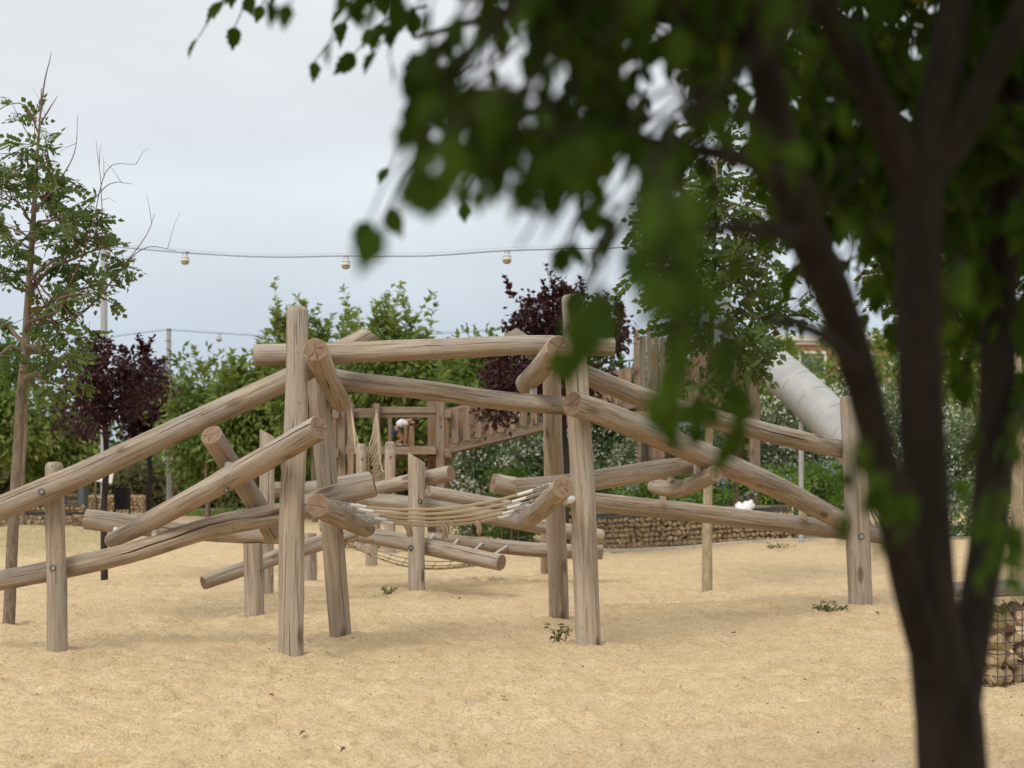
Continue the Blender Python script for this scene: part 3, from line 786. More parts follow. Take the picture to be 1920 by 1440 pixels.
for k, (a, b) in enumerate(((top_l, at(667, 834, 25.7)), (top_l, at(672, 832, 25.65)), (top_l, at(668, 850, 25.7)))):
    rope([a, a.lerp(b, .5) + Vector((0, 0, -.05 - .02 * k)), b], .011, net)
for k in range(7):
    b = at(692 + k * 1.2, 838 + k * 9, 25.8)
    rope([top_r, top_r.lerp(b, .5) + Vector((.02 * k, 0, -.07 - .022 * k)), b], .010, net)
edge = [top_r, at(708, 800, 26.5), at(711, 850, 26.1), at(716, 880, 25.9), at(721, 885, 25.7)]
rope(edge, .016, net, "edge_rope")
rope([at(685, 838, 25.75), at(689, 845, 25.7), at(691, 870, 25.7), at(690, 893, 25.7)], .014, net, "edge_rope")
for k in range(5):
    y = 846 + k * 11
    a, b = at(690, y, 25.75), lerp3([Vector(e) for e in edge], .35 + .14 * k)
    rope([a, a.lerp(b, .5) + Vector((0, 0, -.05)), b], .009, net)
for k in range(6):
    a = at(700 + k * 3.6, 884, 25.85); b = at(699 + k * 3.8, 915, 25.75)
    rope([a, b], .009, net)
m = MB()
for p in (top_l, top_r): m.lathe(p + Vector((0, -.03, -.01)), [(0, .06), (.018, .05), (.018, -.03), (0, -.04)], 10)
m.build("shackle", M['steel'], net)

# --- bridge ramp that climbs from the deck to the tall tower
rp = thing("bridge_ramp", "sloping timber bridge with a row of upright balusters climbing to the boarded tower", "bridge", (X(1010, 27), 27.6, 0))
ax, bx = X(843, 27), X(1196, 29.2)
az, bz = Z(842, 27), Z(756, 29.2)
def ry(x): return 2.2 * (x - ax) / (bx - ax)
def rz(x): return az + (bz - az) * (x - ax) / (bx - ax)
for yy, mt in ((26.96, 'timber'), (28.3, 'timber_warm')):
    timber("stringer", rp, (ax, yy, az), (bx, yy + 2.2, bz), .07, .15, mt, .008, yy)
    timber("handrail", rp, (ax, yy + .04, az + .72), (bx, yy + 2.24, bz + .72), .06, .10, mt, .008, yy + 1)
    timber("rail", rp, (ax, yy + .05, az + .16), (bx, yy + 2.25, bz + .16), .04, .06, mt, .006, yy + 2)
    nb = 17
    for k in range(nb):
        x = ax + .10 + k * (bx - ax - .1) / nb
        if yy > 28: x += .04
        timber("baluster", rp, (x, yy - .03 + ry(x), rz(x) + .08), (x, yy - .03 + ry(x), rz(x) + .74), .135, .035, mt, .006, k, (0, 1, 0))
nb = 26
for k in range(nb):
    x = ax + (k + .5) * (bx - ax) / nb
    a = math.atan2(bz - az, bx - ax)
    timber("deck_plank", rp, (x, 26.95 + ry(x), rz(x) + .09), (x, 28.3 + ry(x), rz(x) + .09), (bx - ax) / nb - .01, .03, 'timber', .004, k)

# --- tall boarded tower on the right
t2 = thing("play_tower", "tall tower of upright boards at the top of the sloping bridge, half behind leaves", "play tower", (X(1300, 29.3), 29.8, 0))
top = 612
for k in range(5):      # boards on the left of the tower, uneven tops
    xa = 1188 + k * 12.2
    timber("board", t2, (X(xa + 5.4, 29.3), 29.25 + .03 * (k % 2), Z(768, 29.3)), (X(xa + 5.4, 29.3), 29.25 + .03 * (k % 2), Z(top + [6, 18, 4, 10, 22][k], 29.3)), .122, .04, 'plank' if k % 3 else 'timber', .005, k, (0, 1, 0))
for k in range(13):
    xa = 1250 + k * 12.3
    timber("board", t2, (X(xa + 5.4, 29.3), 29.3 + .025 * (k % 2), Z(790, 29.3)), (X(xa + 5.4, 29.3), 29.3 + .025 * (k % 2), Z(660 + [0, 9, 3, 14, 6][k % 5], 29.3)), .128, .035, 'timber_warm' if k % 3 else 'timber', .005, k + 9, (0, 1, 0))
for k in range(9):      # far side
    xa = 1200 + k * 25
    timber("board", t2, (X(xa, 31.2), 31.2, Z(790, 31.2)), (X(xa, 31.2), 31.2, Z(640 + (k % 3) * 7, 31.2)), .16, .035, 'timber_warm', .005, k + 30, (0, 1, 0))
for k in range(4):      # wall of broad boards below the deck, with climbing wires in front
    xa = 1195 + k * 12.9
    timber("board", t2, (X(xa + 6, 29.28), 29.28 + .006 * k, -.15), (X(xa + 6, 29.28), 29.28 + .006 * k, Z(771, 29.3)), .139, .045, 'timber' if k < 3 else 'timber_warm', .006, k + 50, (0, 1, 0))
for (x_, w_, d_, mt) in ((1415, .20, 28.9, 'post'), (1377, .16, 30.9, 'timber_warm'), (1254, .16, 31.1, 'timber_warm')):
    timber("post", t2, (X(x_ + 1.5, d_), d_, -.2), (X(x_ - 2, d_), d_, Z(640, d_)), w_, w_, 'timber' if mt == 'post' else mt, .012, x_, (0, 1, 0))
timber("brace", t2, (X(1384, 30.7), 30.7, Z(880, 30.7)), (X(1408, 29.5), 29.5, Z(800, 29.5)), .09, .12, 'timber_warm', .008, 3)
timber("deck_beam", t2, (X(1186, 29.3), 29.2, Z(778, 29.3)), (X(1424, 29.3), 29.2, Z(778, 29.3)), .08, .16, 'timber', .01, 4)
timber("deck_beam", t2, (X(1186, 31.2), 31.15, Z(780, 31.2)), (X(1424, 31.2), 31.15, Z(780, 31.2)), .08, .18, 'timber_warm', .01, 5)
for k in range(14):
    yy = 29.35 + k * .135
    timber("deck_plank", t2, (X(1188, 29.3), yy, Z(770, 29.3)), (X(1422, 29.3), yy, Z(770, 29.3)), .127, .03, 'timber', .004, k)
m = MB()
for q in range(9): m.tube([(X(1194, 29.2), 29.23, .25 + q * .25), (X(1247, 29.2), 29.23, .25 + q * .25)], .006, 5)
m.build("climbing_wire", M['steel_dark'], t2)
for off_ in (0, 3.5):
    rope([at(1205 + off_, 800, 29.18), at(1203 + off_, 880, 29.16), at(1206 + off_, 918, 29.16), at(1213, 924, 29.16), at(1217 - off_ * .5, 905, 29.18), at(1211 - off_ * .5, 810, 29.18)], .012, t2, "climbing_rope").data.materials[0] = M['cable']
# roof board that shows pale above the leaves
timber("ridge_board", t2, (X(1340, 29.3), 29.3, Z(612, 29.3)), (X(1402, 29.3), 29.3, Z(594, 29.3)), .12, .10, 'plank', .01, 77)

# --- white tube slide
sl = thing("tube_slide", "pale steel tube slide running down to the right from the boarded tower", "slide", (X(1520, 24), 24, 0))
ctr = [at(1418, 664, 29.0), at(1470, 706, 28.2), at(1530, 760, 27.2), at(1592, 824, 26.2), at(1632, 868, 25.6), at(1652, 890, 25.3)]
m = MB(); P_, _ = catmull([tuple(p) for p in ctr], .12)
m.tube(P_, .405, 28, cap=False); sl_tube = m.build("tube", mat_plain("brushed_pale_steel", (.40, .395, .375), .42, .35, .14, 2.2), sl)
m = MB(); T_, N_, B_ = frames(P_)
for i in range(3, len(P_), 5): m.torus(P_[i], .405, .012, T_[i], 28, 6)
m.build("seam", sl_tube.data.materials[0], sl)
m = MB(); m.tube([(X(1506, 27.2), 27.4, -.1), (X(1506, 27.2), 27.4, Z(790, 27.2))], .05, 12); m.build("support_post", M['pole'], sl)

# ------------------------------------------------------------------ the child on the deck
def mat_skin():
    t = NT("tanned_skin"); n_ = t.noise(t.pos(), 30, 3)
    return t.principled(t.mix(n_, (.40, .20, .11), (.46, .245, .14)), .55, None, 0, .3)
M['skin'] = mat_skin()
M['shirt'] = mat_plain("white_cotton", (.74, .74, .74), .9, 0, .04, 30)
M['navy'] = mat_plain("navy_cotton", (.035, .05, .11), .9, 0, .15, 30)
M['hair'] = mat_plain("dark_brown_hair", (.022, .014, .011), .5, 0, .3, 60)
M['sole'] = mat_plain("pale_shoe", (.55, .45, .38), .7, 0, .1, 30)

def skin_mesh(name, verts, edges, radii, mat, parent, sub=2, root=0):
    me = bpy.data.meshes.new(name); me.from_pydata([tuple(v) for v in verts], edges, [])
    o = bpy.data.objects.new(name, me); COL.objects.link(o)
    md = o.modifiers.new("skin", 'SKIN'); md.use_smooth_shade = True
    for i, v in enumerate(me.skin_vertices[0].data):
        r_ = radii[i]; v.radius = r_ if isinstance(r_, (tuple, list)) else (r_, r_); v.use_root = (i == root)
    sb = o.modifiers.new("sub", 'SUBSURF'); sb.levels = sub; sb.render_levels = sub
    dg = bpy.context.evaluated_depsgraph_get()
    new = bpy.data.meshes.new_from_object(o.evaluated_get(dg))
    bpy.data.objects.remove(o)
    off = off_of(parent)
    for v in new.vertices: v.co -= off
    new.name = name; new.materials.clear(); new.materials.append(mat)
    for p in new.polygons: p.use_smooth = True
    return link(name, new, parent)

CD = 27.45
def cp(x, y, dd=0.0): return at(x, y, CD + dd)
HIP = cp(740.5, 805.5)
child = thing("person", "child in a white shirt and navy shorts bending forward on the timber deck", "person", (HIP.x, CD, DECK))
V_, E_, R_ = [], [], []
def jn(p, r, frm=None):
    V_.append(Vector(p)); R_.append(r)
    if frm is not None: E_.append((frm, len(V_) - 1))
    return len(V_) - 1
pel = jn(HIP, (.085, .075))
bel = jn(cp(747, 800), (.082, .072), pel); ch = jn(cp(756, 793), (.088, .078), bel); nb_ = jn(cp(762.5, 788.5), (.060, .055), ch)
nk = jn(cp(767.5, 788.5, -.0), .036, nb_); hd = jn(cp(772, 791), (.062, .060), nk); hd2 = jn(cp(777.5, 794.5), (.074, .070), hd); hd3 = jn(cp(781.5, 799), (.050, .048), hd2)
GZ = DECK + .012
def armchain(sgn, elx, ely, hx):
    dd = sgn * .125
    s_ = jn(cp(761, 793, dd * .8), .046, nb_); s2 = jn(cp(760.5, 799, dd), .038, s_); e_ = jn(cp(elx, ely, dd * 1.15), .030, s2); f_ = jn(cp((elx + hx) / 2, (ely + 832) / 2, dd * 1.1), .026, e_)
    w_ = jn(Vector((X(hx, CD), CD + dd, GZ + .055)), .019, f_); h_ = jn(Vector((X(hx, CD) + .012, CD + dd, GZ + .022)), (.027, .016), w_)
    for q in range(4):
        a_ = jn(Vector((X(hx, CD) + .045, CD + dd + (q - 1.5) * .016, GZ + .016)), .0075, h_)
        jn(Vector((X(hx, CD) + (.070, .078, .075, .064)[q], CD + dd + (q - 1.5) * .020, GZ + .006)), .0062, a_)
    jn(Vector((X(hx, CD) + .030, CD + dd - sgn * .035, GZ + .010)), .008, h_)
armchain(-1, 760.5, 814, 759.5); armchain(1, 764, 813, 764.5)
def legchain(sgn, kx, ky, fx):
    dd = sgn * .085
    t_ = jn(cp(742.5, 809, dd), .070, pel); t2_ = jn(cp((743 + kx) / 2, (810 + ky) / 2 + .5, dd), .058, t_); k_ = jn(cp(kx, ky, dd), .042, t2_)
    c_ = jn(cp((kx * .55 + fx * .45), (ky * .55 + 831 * .45), dd), .040, k_); an = jn(Vector((X(fx, CD), CD + dd, GZ + .065)), .026, c_)
    he = jn(Vector((X(fx, CD) - .012, CD + dd, GZ + .03)), .028, an); jn(Vector((X(fx, CD) + .10, CD + dd, GZ + .016)), (.030, .017), he)
legchain(-1, 755.5, 823.5, 744.5); legchain(1, 759, 822, 750)
body = skin_mesh("body", V_, E_, R_, M['skin'], child)
# face: nose, ears and eyes on the lowered head
m = MB()
hc = Vector(cp(777.5, 795)); fd = Vector((.62, 0, -.78))
for sg in (-1, 1):
    m.lathe(hc + Vector((-.005, sg * .068, -.005)), [(0, .012), (.018, .006), (.014, -.006), (0, -.01)], 8, (0, sg, .1))
m.lathe(hc + Vector((.062, 0, -.012)), [(0, .022), (.010, .012), (.016, -.004), (.0, -.014)], 8, fd)
m.build("ear", M['skin'], child)
m = MB()
for sg in (-1, 1): m.lathe(hc + Vector((.060, sg * .026, .010)), [(0, .008), (.009, .002), (0, -.006)], 8, fd)
m.lathe(hc + Vector((.05, 0, -.052)), [(0, .006), (.018, .002), (0, -.004)], 8, fd)
m.build("eye", M['hair'], child)
hv = [cp(771.5, 788.5), cp(777, 789.5), cp(782.5, 793.5)]
skin_mesh("hair", [hv[0], hv[1], hv[2], cp(773, 794), cp(776, 792.5, .03), cp(776, 792.5, -.03)], [(0, 1), (1, 2), (0, 3), (1, 4), (1, 5)], [.082, .100, .076, .066, .082, .082], M['hair'], child)
skin_mesh("shirt", [cp(745.5, 800.5), cp(751, 796), cp(757, 791.8), cp(763, 788.2), cp(760.8, 794, -.11), cp(760.5, 799, -.128), cp(760.8, 794, .11), cp(760.5, 799, .128)],
          [(0, 1), (1, 2), (2, 3), (3, 4), (4, 5), (3, 6), (6, 7)], [(.108, .096), (.112, .098), (.112, .098), (.074, .068), .060, .056, .060, .056], M['shirt'], child)
skin_mesh("shorts", [cp(744.5, 801.8), cp(740.5, 806), cp(742, 810, -.085), cp(747, 815.5, -.087), cp(742, 810, .085), cp(748, 815, .087)],
          [(0, 1), (1, 2), (2, 3), (1, 4), (4, 5)], [(.106, .096), (.112, .1), .090, .078, .090, .078], M['navy'], child)
skin_mesh("shirt_band", [cp(745.5, 800.5, -.105), cp(752, 803, -.115), cp(759, 803.5, -.13), cp(763, 802, -.135)], [(0, 1), (1, 2), (2, 3)], [.012, .014, .014, .013], M['navy'], child, 1)
for sg, fx in ((-1, 744.5), (1, 750)):
    x_ = X(fx, CD)
    skin_mesh("shoe", [Vector((x_ - .022, CD + sg * .085, GZ + .036)), Vector((x_ + .03, CD + sg * .085, GZ + .028)), Vector((x_ + .11, CD + sg * .085, GZ + .020))], [(0, 1), (1, 2)], [(.036, .034), (.036, .028), (.034, .022)], M['sole'], child, 1)
# ------------------------------------------------------------------ ground
def mat_sand():
    t = NT("pale_yellow_sand"); p = t.pos()
    big = t.noise(p, .22, 4, .5); mid = t.noise(t.mapping(p, (1, 1, 1)), 2.6, 5, .6); fine = t.noise(p, 32, 4, .65); gr = t.noise(p, 190, 2, .6)
    c = t.mix(t.rng(mid, .30, .70), (.69, .495, .265), (.87, .68, .43))
    c = t.mix(t.math('MULTIPLY', t.rng(big, .40, .65), .45), c, (.78, .61, .39))
    pit = t.noise(p, 11, 4, .7, .4)
    c = t.mix(t.math('MULTIPLY', t.rng(pit, .50, .68), .32), c, (.46, .295, .13))
    c = t.mix(t.math('MULTIPLY', t.rng(fine, .50, .70), .42), c, (.40, .25, .11))
    c = t.mix(t.math('MULTIPLY', t.rng(gr, .60, .72), .45), c, (.27, .17, .085))
    c = t.mix(t.math('MULTIPLY', t.rng(gr, .40, .30), .45), c, (.76, .62, .42))
    sk = t.noise(p, 80, 2, .55)
    c = t.mix(t.math('MULTIPLY', t.rng(sk, .54, .63), .50), c, (.36, .23, .11))
    c = t.mix(t.math('MULTIPLY', t.rng(sk, .46, .36), .35), c, (.82, .66, .43))
    # greyer, thinly grassed sand on the low mound at the left
    sp = t.n("ShaderNodeSeparateXYZ", {0: p})
    mound = t.n("ShaderNodeVectorMath", {0: p, 1: (-9.2, 26.2, 0)}, operation='DISTANCE').outputs["Value"]
    c = t.mix(t.math('MULTIPLY', t.rng(mound, 3.6, 1.2, 0, 1, True), t.rng(fine, .3, .55, .15, .70)), c, (.38, .31, .15))
    h = t.math('ADD', t.math('MULTIPLY', fine.outputs[0], .8), t.math('ADD', t.math('MULTIPLY', gr.outputs[0], .3), t.math('MULTIPLY', pit.outputs[0], 1.6)))
    return t.principled(c, .95, t.bump(h, .8, .045), 0, .1)
M['sand'] = mat_sand()

_posts = [(545, 1235, .10), (641, 1193, .095), (1104, 1213, .105), (1049, 1160, .1), (1614, 1138, .125), (107, 1220, .08), (477, 1158, .1), (499, 1116, .09), (782, 1113, .1), (581, 1090, .095), (697, 1062, .09), (1026, 1072, .1), (1326, 1105, .07), (18, 1172, .065), (196, 1090, .045)]
POSTS = [(X(a, 3867 / (b - 885)), 3867 / (b - 885), r_) for a, b, r_ in _posts]
rng = np.random.default_rng(5)
def vnoise(x, y, s, seed):
    """Smooth value noise on arrays (periodic lattice)."""
    r_ = np.random.default_rng(seed).random((256, 256)); u, v = x * s, y * s
    i, j = np.floor(u).astype(int), np.floor(v).astype(int); fu, fv = u - i, v - j
    fu = fu * fu * (3 - 2 * fu); fv = fv * fv * (3 - 2 * fv); i &= 255; j &= 255; i2 = (i + 1) & 255; j2 = (j + 1) & 255
    return (r_[i, j] * (1 - fu) + r_[i2, j] * fu) * (1 - fv) + (r_[i, j2] * (1 - fu) + r_[i2, j2] * fu) * fv - .5
def gheight(x, y):
    h = .034 * vnoise(x, y, .55, 1) + .026 * vnoise(x, y, 1.4, 2) + .030 * vnoise(x, y, 3.4, 3) + .022 * vnoise(x, y, 7.0, 4) + .011 * vnoise(x, y, 15.0, 6)
    h += np.clip((34 - y) / 18, .15, 1) * (.040 * vnoise(x, y, 9.0, 11) + .024 * vnoise(x, y, 19.0, 12))
    # trodden hollows: only the low part of a coarse noise dips
    k = vnoise(x, y, 4.3, 8); h -= .075 * np.clip(-k - .22, 0, 1)
    k = vnoise(x, y, 2.1, 9); h -= .06 * np.clip(-k - .2, 0, 1)
    fade = np.clip((60 - y) / 30, .15, 1)
    h *= fade
    h += .42 * np.exp(-(((x + 9.2) / 2.6) ** 2 + ((y - 27.4) / 2.6) ** 2))
    h += .10 / (1 + np.exp(-(y - 26.2) / .5)) / (1 + np.exp(-(x - 3.6) / .7)) * (y < 90)
    for (a, b, r_) in POSTS:
        rr = np.sqrt((x - a) ** 2 + (y - b) ** 2)
        h += .020 * np.exp(-((rr - r_ * 1.2) / .16) ** 2) - .03 * np.exp(-((rr - .55) / .22) ** 2)
    return h
# footprints and scuffs: oval hollows with a low rim, walked in short tracks
rfp = np.random.default_rng(44); FPS = []
for _ in range(75):
    fx, fy, fa = rfp.uniform(-1, 1), rfp.uniform(5.5, 26), rfp.uniform(0, 6.28); fx *= 2.2 + .40 * fy
    for k in range(rfp.integers(3, 9)):
        FPS.append((fx + math.cos(fa) * .30 * k + .07 * (-1) ** k * math.sin(fa), fy + math.sin(fa) * .30 * k - .07 * (-1) ** k * math.cos(fa), fa + rfp.normal() * .2, rfp.uniform(.10, .14), rfp.uniform(.018, .040)))
        fa += rfp.normal() * .12
for _ in range(420):
    fy = rfp.uniform(5.5, 24); FPS.append((rfp.uniform(-1, 1) * (2.2 + .40 * fy), fy, rfp.uniform(0, 6.28), rfp.uniform(.06, .16), rfp.uniform(.010, .030)))
def dent(X_, Y_, Z_):
    for (a, b, t_, r_, h_) in FPS:
        i0, i1 = np.searchsorted(Y_[:, 0], (b - .4, b + .4))
        if i1 <= i0: continue
        dx, dy = X_[i0:i1] - a, Y_[i0:i1] - b; u_ = (dx * math.cos(t_) + dy * math.sin(t_)) / r_; v_ = (-dx * math.sin(t_) + dy * math.cos(t_)) / (r_ * .5); q = u_ * u_ + v_ * v_
        Z_[i0:i1] += h_ * (.45 * np.exp(-((np.sqrt(q) - 1.45) / .35) ** 2) - np.exp(-q * q * .8))
ys = [1.5]
while ys[-1] < 62: ys.append(ys[-1] * (1.014 if ys[-1] < 6 else 1.0045))
ys = np.array(ys)
u = np.linspace(-1, 1, 500); u = np.sign(u) * np.abs(u) ** 1.2
# denser towards the middle of the playground, wide enough for a step to either side
XX = u[None, :] * (2.2 + .43 * ys[:, None]); YY = np.repeat(ys[:, None], len(u), 1)
ZZ = gheight(XX, YY); dent(XX, YY, ZZ)
Vg = np.stack([XX, YY, ZZ], -1).reshape(-1, 3)
nr, ncg = XX.shape
i = np.arange(nr - 1)[:, None] * ncg; j = np.arange(ncg - 1)[None, :]
fg = np.stack([i + j, i + j + 1, i + ncg + j + 1, i + ncg + j], -1).reshape(-1, 4)
tag(link("sand_ground", np_mesh("sand_ground", Vg, [fg], M['sand'], True)), kind='structure')
def gx_(x, y):
    r = min(len(ys) - 1, int(np.searchsorted(ys, y))); c = int(np.argmin(np.abs(XX[r] - x))); return float(max(ZZ[r, c], ZZ[max(0, r - 1), c]))
# the wider ground to the horizon lies just below the near sheet
def mat_far():
    t = NT("far_dry_ground"); p = t.pos(); a = t.noise(p, .12, 4); b = t.noise(p, 3, 4)
    c = t.mix(t.rng(a, .42, .58), (.52, .40, .25), (.40, .31, .17)); c = t.mix(t.math('MULTIPLY', b.outputs[0], .4), c, (.30, .24, .12))
    return t.principled(c, .95, None, 0, .1)
gx = [-1500, -60, -30, 0, 30, 60, 1500]; gy = [-400, -20, 1, 30, 62, 120, 400, 2500]
Vf_ = [(a, b, -.09 if b < 70 else -.05) for b in gy for a in gx]; nx_ = len(gx)
ff = [(q * nx_ + k, q * nx_ + k + 1, (q + 1) * nx_ + k + 1, (q + 1) * nx_ + k) for q in range(len(gy) - 1) for k in range(nx_ - 1)]
tag(link("ground", np_mesh("ground", Vf_, [np.array(ff)], mat_far(), True)), kind='structure')

def gz(x, y): return float(gheight(np.array([float(x)]), np.array([float(y)]))[0])

# pale kerb at the foot of the stone wall
m = MB()
kp = [(X(a, d), d) for a, d in ((1085, 25.9), (1180, 26.2), (1300, 26.8), (1400, 27.3), (1500, 27.9), (1575, 28.0), (1680, 27.4))]
Pk, _ = catmull([(a, b, .0) for a, b in kp], .4)
for k in range(len(Pk) - 1):
    a, b = Vector(Pk[k]), Vector(Pk[k + 1]); a.z = gz(a.x, a.y) + .01; b.z = gz(b.x, b.y) + .01
    m.beam(a, a.lerp(b, .992), .10, .07, .01)
tag(m.build("kerb", mat_plain("pale_concrete", (.52, .45, .36), .9, 0, .1, 9), None, False), kind='structure')
# pale paths beyond the wall on the right and far left
M['path'] = mat_plain("pale_path_gravel", (.56, .50, .42), .95, 0, .10, 3)
def sheet(name, pts, z, mat, kind='structure'):
    V = [(a, b, z) for a, b in pts]
    return tag(link(name, np_mesh(name, V, [np.array([list(range(len(V)))])], mat, False)), kind=kind)
def gp(x, y):
    d = 3867 / (y - 885); return (X(x, d), d)
def strip(name, rows, mat, lift):
    """A ground strip that follows the sand: rows of (x, y) left and right edges."""
    V, f = [], []
    for (l, r_) in rows:
        for q in range(9):
            a = l[0] + (r_[0] - l[0]) * q / 8; b = l[1] + (r_[1] - l[1]) * q / 8
            V.append((a, b, (gz(a, b) if b < 60 else -.03) + lift))
    for k in range(len(rows) - 1):
        for q in range(8): f.append((k * 9 + q, k * 9 + q + 1, (k + 1) * 9 + q + 1, (k + 1) * 9 + q))
    return tag(link(name, np_mesh(name, V, [np.array(f)], mat, True)), kind='structure')
strip("path", [((X(1490, d), d), (X(2050, d), d)) for d in np.linspace(29, 36, 12)], M['path'], .02)
strip("path", [((X(-200, d), d), (X(760, d), d)) for d in np.linspace(54, 59, 5)], M['path'], .02)

# ------------------------------------------------------------------ stones and gabion walls
def stone_mesh(seed, name="stone"):
    r_ = random.Random(seed); import bmesh
    bm = bmesh.new()
    for _ in range(15):
        v = Vector((r_.gauss(0, 1), r_.gauss(0, 1), r_.gauss(0, 1))).normalized()
        v = Vector((v.x * r_.uniform(.85, 1.1), v.y * .85, v.z * r_.uniform(.7, .95))) * .5
        bm.verts.new(v)
    g = bmesh.ops.convex_hull(bm, input=bm.verts)
    bmesh.ops.delete(bm, geom=[e for e in g["geom_interior"] if isinstance(e, bmesh.types.BMVert)], context='VERTS')
    bmesh.ops.triangulate(bm, faces=bm.faces)
    me = bpy.data.meshes.new(name); bm.to_mesh(me); bm.free()
    return me
def mat_stone(name, a, b, c):
    t = NT(name); p = t.obj(); r_ = t.orand(); w = t.pos()
    n1 = t.noise(w, 16, 5, .65); n2 = t.noise(w, 60, 3)
    col = t.mix(r_, a, b); col = t.mix(t.math('MULTIPLY', t.rng(n1, .4, .7), .7), col, c)
    return t.principled(col, .92, t.bump(t.math('ADD', n1.outputs[0], n2.outputs[0]), .6, .02), 0, .12)
M['stone'] = mat_stone("tan_rubble_stone", (.56, .42, .26), (.40, .29, .17), (.28, .20, .12))
M['stone_dark'] = mat_stone("brown_rubble_stone", (.42, .32, .20), (.28, .21, .135), (.18, .135, .09))
STONES = {}
def stones_of(mat):
    if mat not in STONES:
        STONES[mat] = []
        for s_ in range(9):
            me = stone_mesh(s_); me.materials.append(M[mat]); STONES[mat].append(me)
    return STONES[mat]

def joined_stones(name, pts, parent, mat, seed):
    """Stones too small to pick apart, as one part."""
    r_ = np.random.default_rng(seed); srcs = stones_of(mat); Vs, Fs, n_ = [], [], 0
    for (p, s_) in pts:
        me = srcs[r_.integers(len(srcs))]
        co = np.array([v.co[:] for v in me.vertices]); fa = np.array([pp.vertices[:] for pp in me.polygons])
        a, b, c = r_.uniform(0, 6.28, 3); Rm = np.array(Matrix.Rotation(a, 3, 'X') @ Matrix.Rotation(b, 3, 'Y') @ Matrix.Rotation(c, 3, 'Z'))
        Vs.append(co @ Rm.T * np.array(s_) + np.array(p)); Fs.append(fa + n_); n_ += len(co)
    V = np.vstack(Vs) - np.array(tuple(off_of(parent)))
    return tag(link(name, np_mesh(name, V, [np.vstack(Fs)], M[mat], False), parent), kind='stuff')

def gabion(label, a, b, h, size, mat='stone', depth=.5, cap='plank', wires=True, parts=True, group=None, seed=1, cell=.11, z0=0.0, limit=300, name="gabion_wall", cat="stone wall", name_flat=False, wr=.0035):
    """A wire cage filled with stones along the ground line a-b (its front face), h tall, going depth metres back."""
    a, b = Vector((*a, 0 if name_flat else z0)), Vector((*b, z0)); L = (b - a).length; t = (b - a).normalized(); bk = Vector((-t.y, t.x, 0))
    if bk.y < 0: bk = -bk
    o = thing(name, label, cat, (a + b) / 2, group)
    r_ = random.Random(seed); srcs = stones_of(mat); cnt = 0; inner = []
    rows = max(2, int(round(h / size / .92)))
    for ri in range(rows):
        s = 0.0
        while s < L:
            w = size * r_.uniform(.75, 1.6); hh = h / rows * r_.uniform(.95, 1.35)
            p = a + t * (s + w / 2) + Vector((0, 0, (ri + .5) * h / rows + r_.uniform(-.12, .12) * size)) + bk * (size * .5 + r_.uniform(-.1, .25) * size)
            if s + w / 2 < L:
                if parts and cnt < limit:
                    st = link("stone", srcs[r_.randrange(len(srcs))], o, loc=p); st.scale = (w * 1.12, size * r_.uniform(.9, 1.3), hh * 1.15)
                    st.rotation_euler = (r_.uniform(-.5, .5), r_.uniform(-.6, .6), math.atan2(t.y, t.x) + r_.uniform(-.4, .4)); cnt += 1
                else: inner.append((tuple(p), (w * 1.1, w, hh * 1.15)))
                inner.append((tuple(p + bk * size * .75 + t * size * .4 + Vector((0, 0, size * .3))), (size * 1.3,) * 3))
            s += w * .93
    # top and end faces
    for q in range(int(L / size)):
        for k in range(max(1, int(depth / size) - 1)):
            inner.append((tuple(a + t * (q + .5) * size + bk * (k + 1.2) * size + Vector((0, 0, h - size * .42 + r_.uniform(-.1, .1) * size))), (size * 1.2,) * 3))
    for e in (a, b):
        for ri in range(rows):
            for k in range(max(1, int(depth / size))):
                inner.append((tuple(e + (t if e is a else -t) * size * .4 + bk * (k + .5) * size + Vector((0, 0, (ri + .5) * h / rows))), (size * 1.2,) * 3))
    joined_stones("stone_fill", inner, o, mat, seed)
    if wires:
        m = MB(); zt = h + .015; e = -.012
        for q in range(int(L / cell) + 1):
            p = a + t * min(L, q * cell) + bk * e; m.tube([p, p + Vector((0, 0, zt))], wr, 4, cap=False)
        for q in range(int(h / cell) + 2):
            z = min(zt, q * cell); m.tube([a + bk * (e - .004) + Vector((0, 0, z)), b + bk * (e - .004) + Vector((0, 0, z))], wr, 4, cap=False)
            for ee in (a, b): m.tube([ee + bk * e + Vector((0, 0, z)), ee + bk * depth + Vector((0, 0, z))], wr, 4, cap=False)
        m.build("wire_mesh", M['steel_dark'], o)
    return o, a, b, t, bk

# the long wall behind the frame
ga, gb = (X(1085, 26.3), 26.3), (X(1486, 28.2), 28.2)
gw, a_, b_, t_, bk_ = gabion("long low wall of tan rubble in wire mesh behind the right-hand logs", ga, gb, .56, .105, depth=.62, seed=3, cell=.10, z0=.10, name_flat=True, wr=.0016)
for k in range(5):
    L_ = (b_ - a_).length
    p, q = a_ + t_ * (L_ * k / 5 + .01), a_ + t_ * (L_ * (k + 1) / 5 - .01)
    timber("seat_plank", gw, p + bk_ * .36 + Vector((0, 0, .665)), q + bk_ * .36 + Vector((0, 0, .665)), .5, .05, 'plank', .008, k)
m = MB(); m.beam(a_ + bk_ * .06 + Vector((0, 0, .60)), b_ + bk_ * .06 + Vector((0, 0, .60)), .05, .05, .005); m.beam(a_ + bk_ * .56 + Vector((0, 0, .60)), b_ + bk_ * .56 + Vector((0, 0, .60)), .05, .05, .005)
m.build("frame_bar", M['steel_dark'], gw)
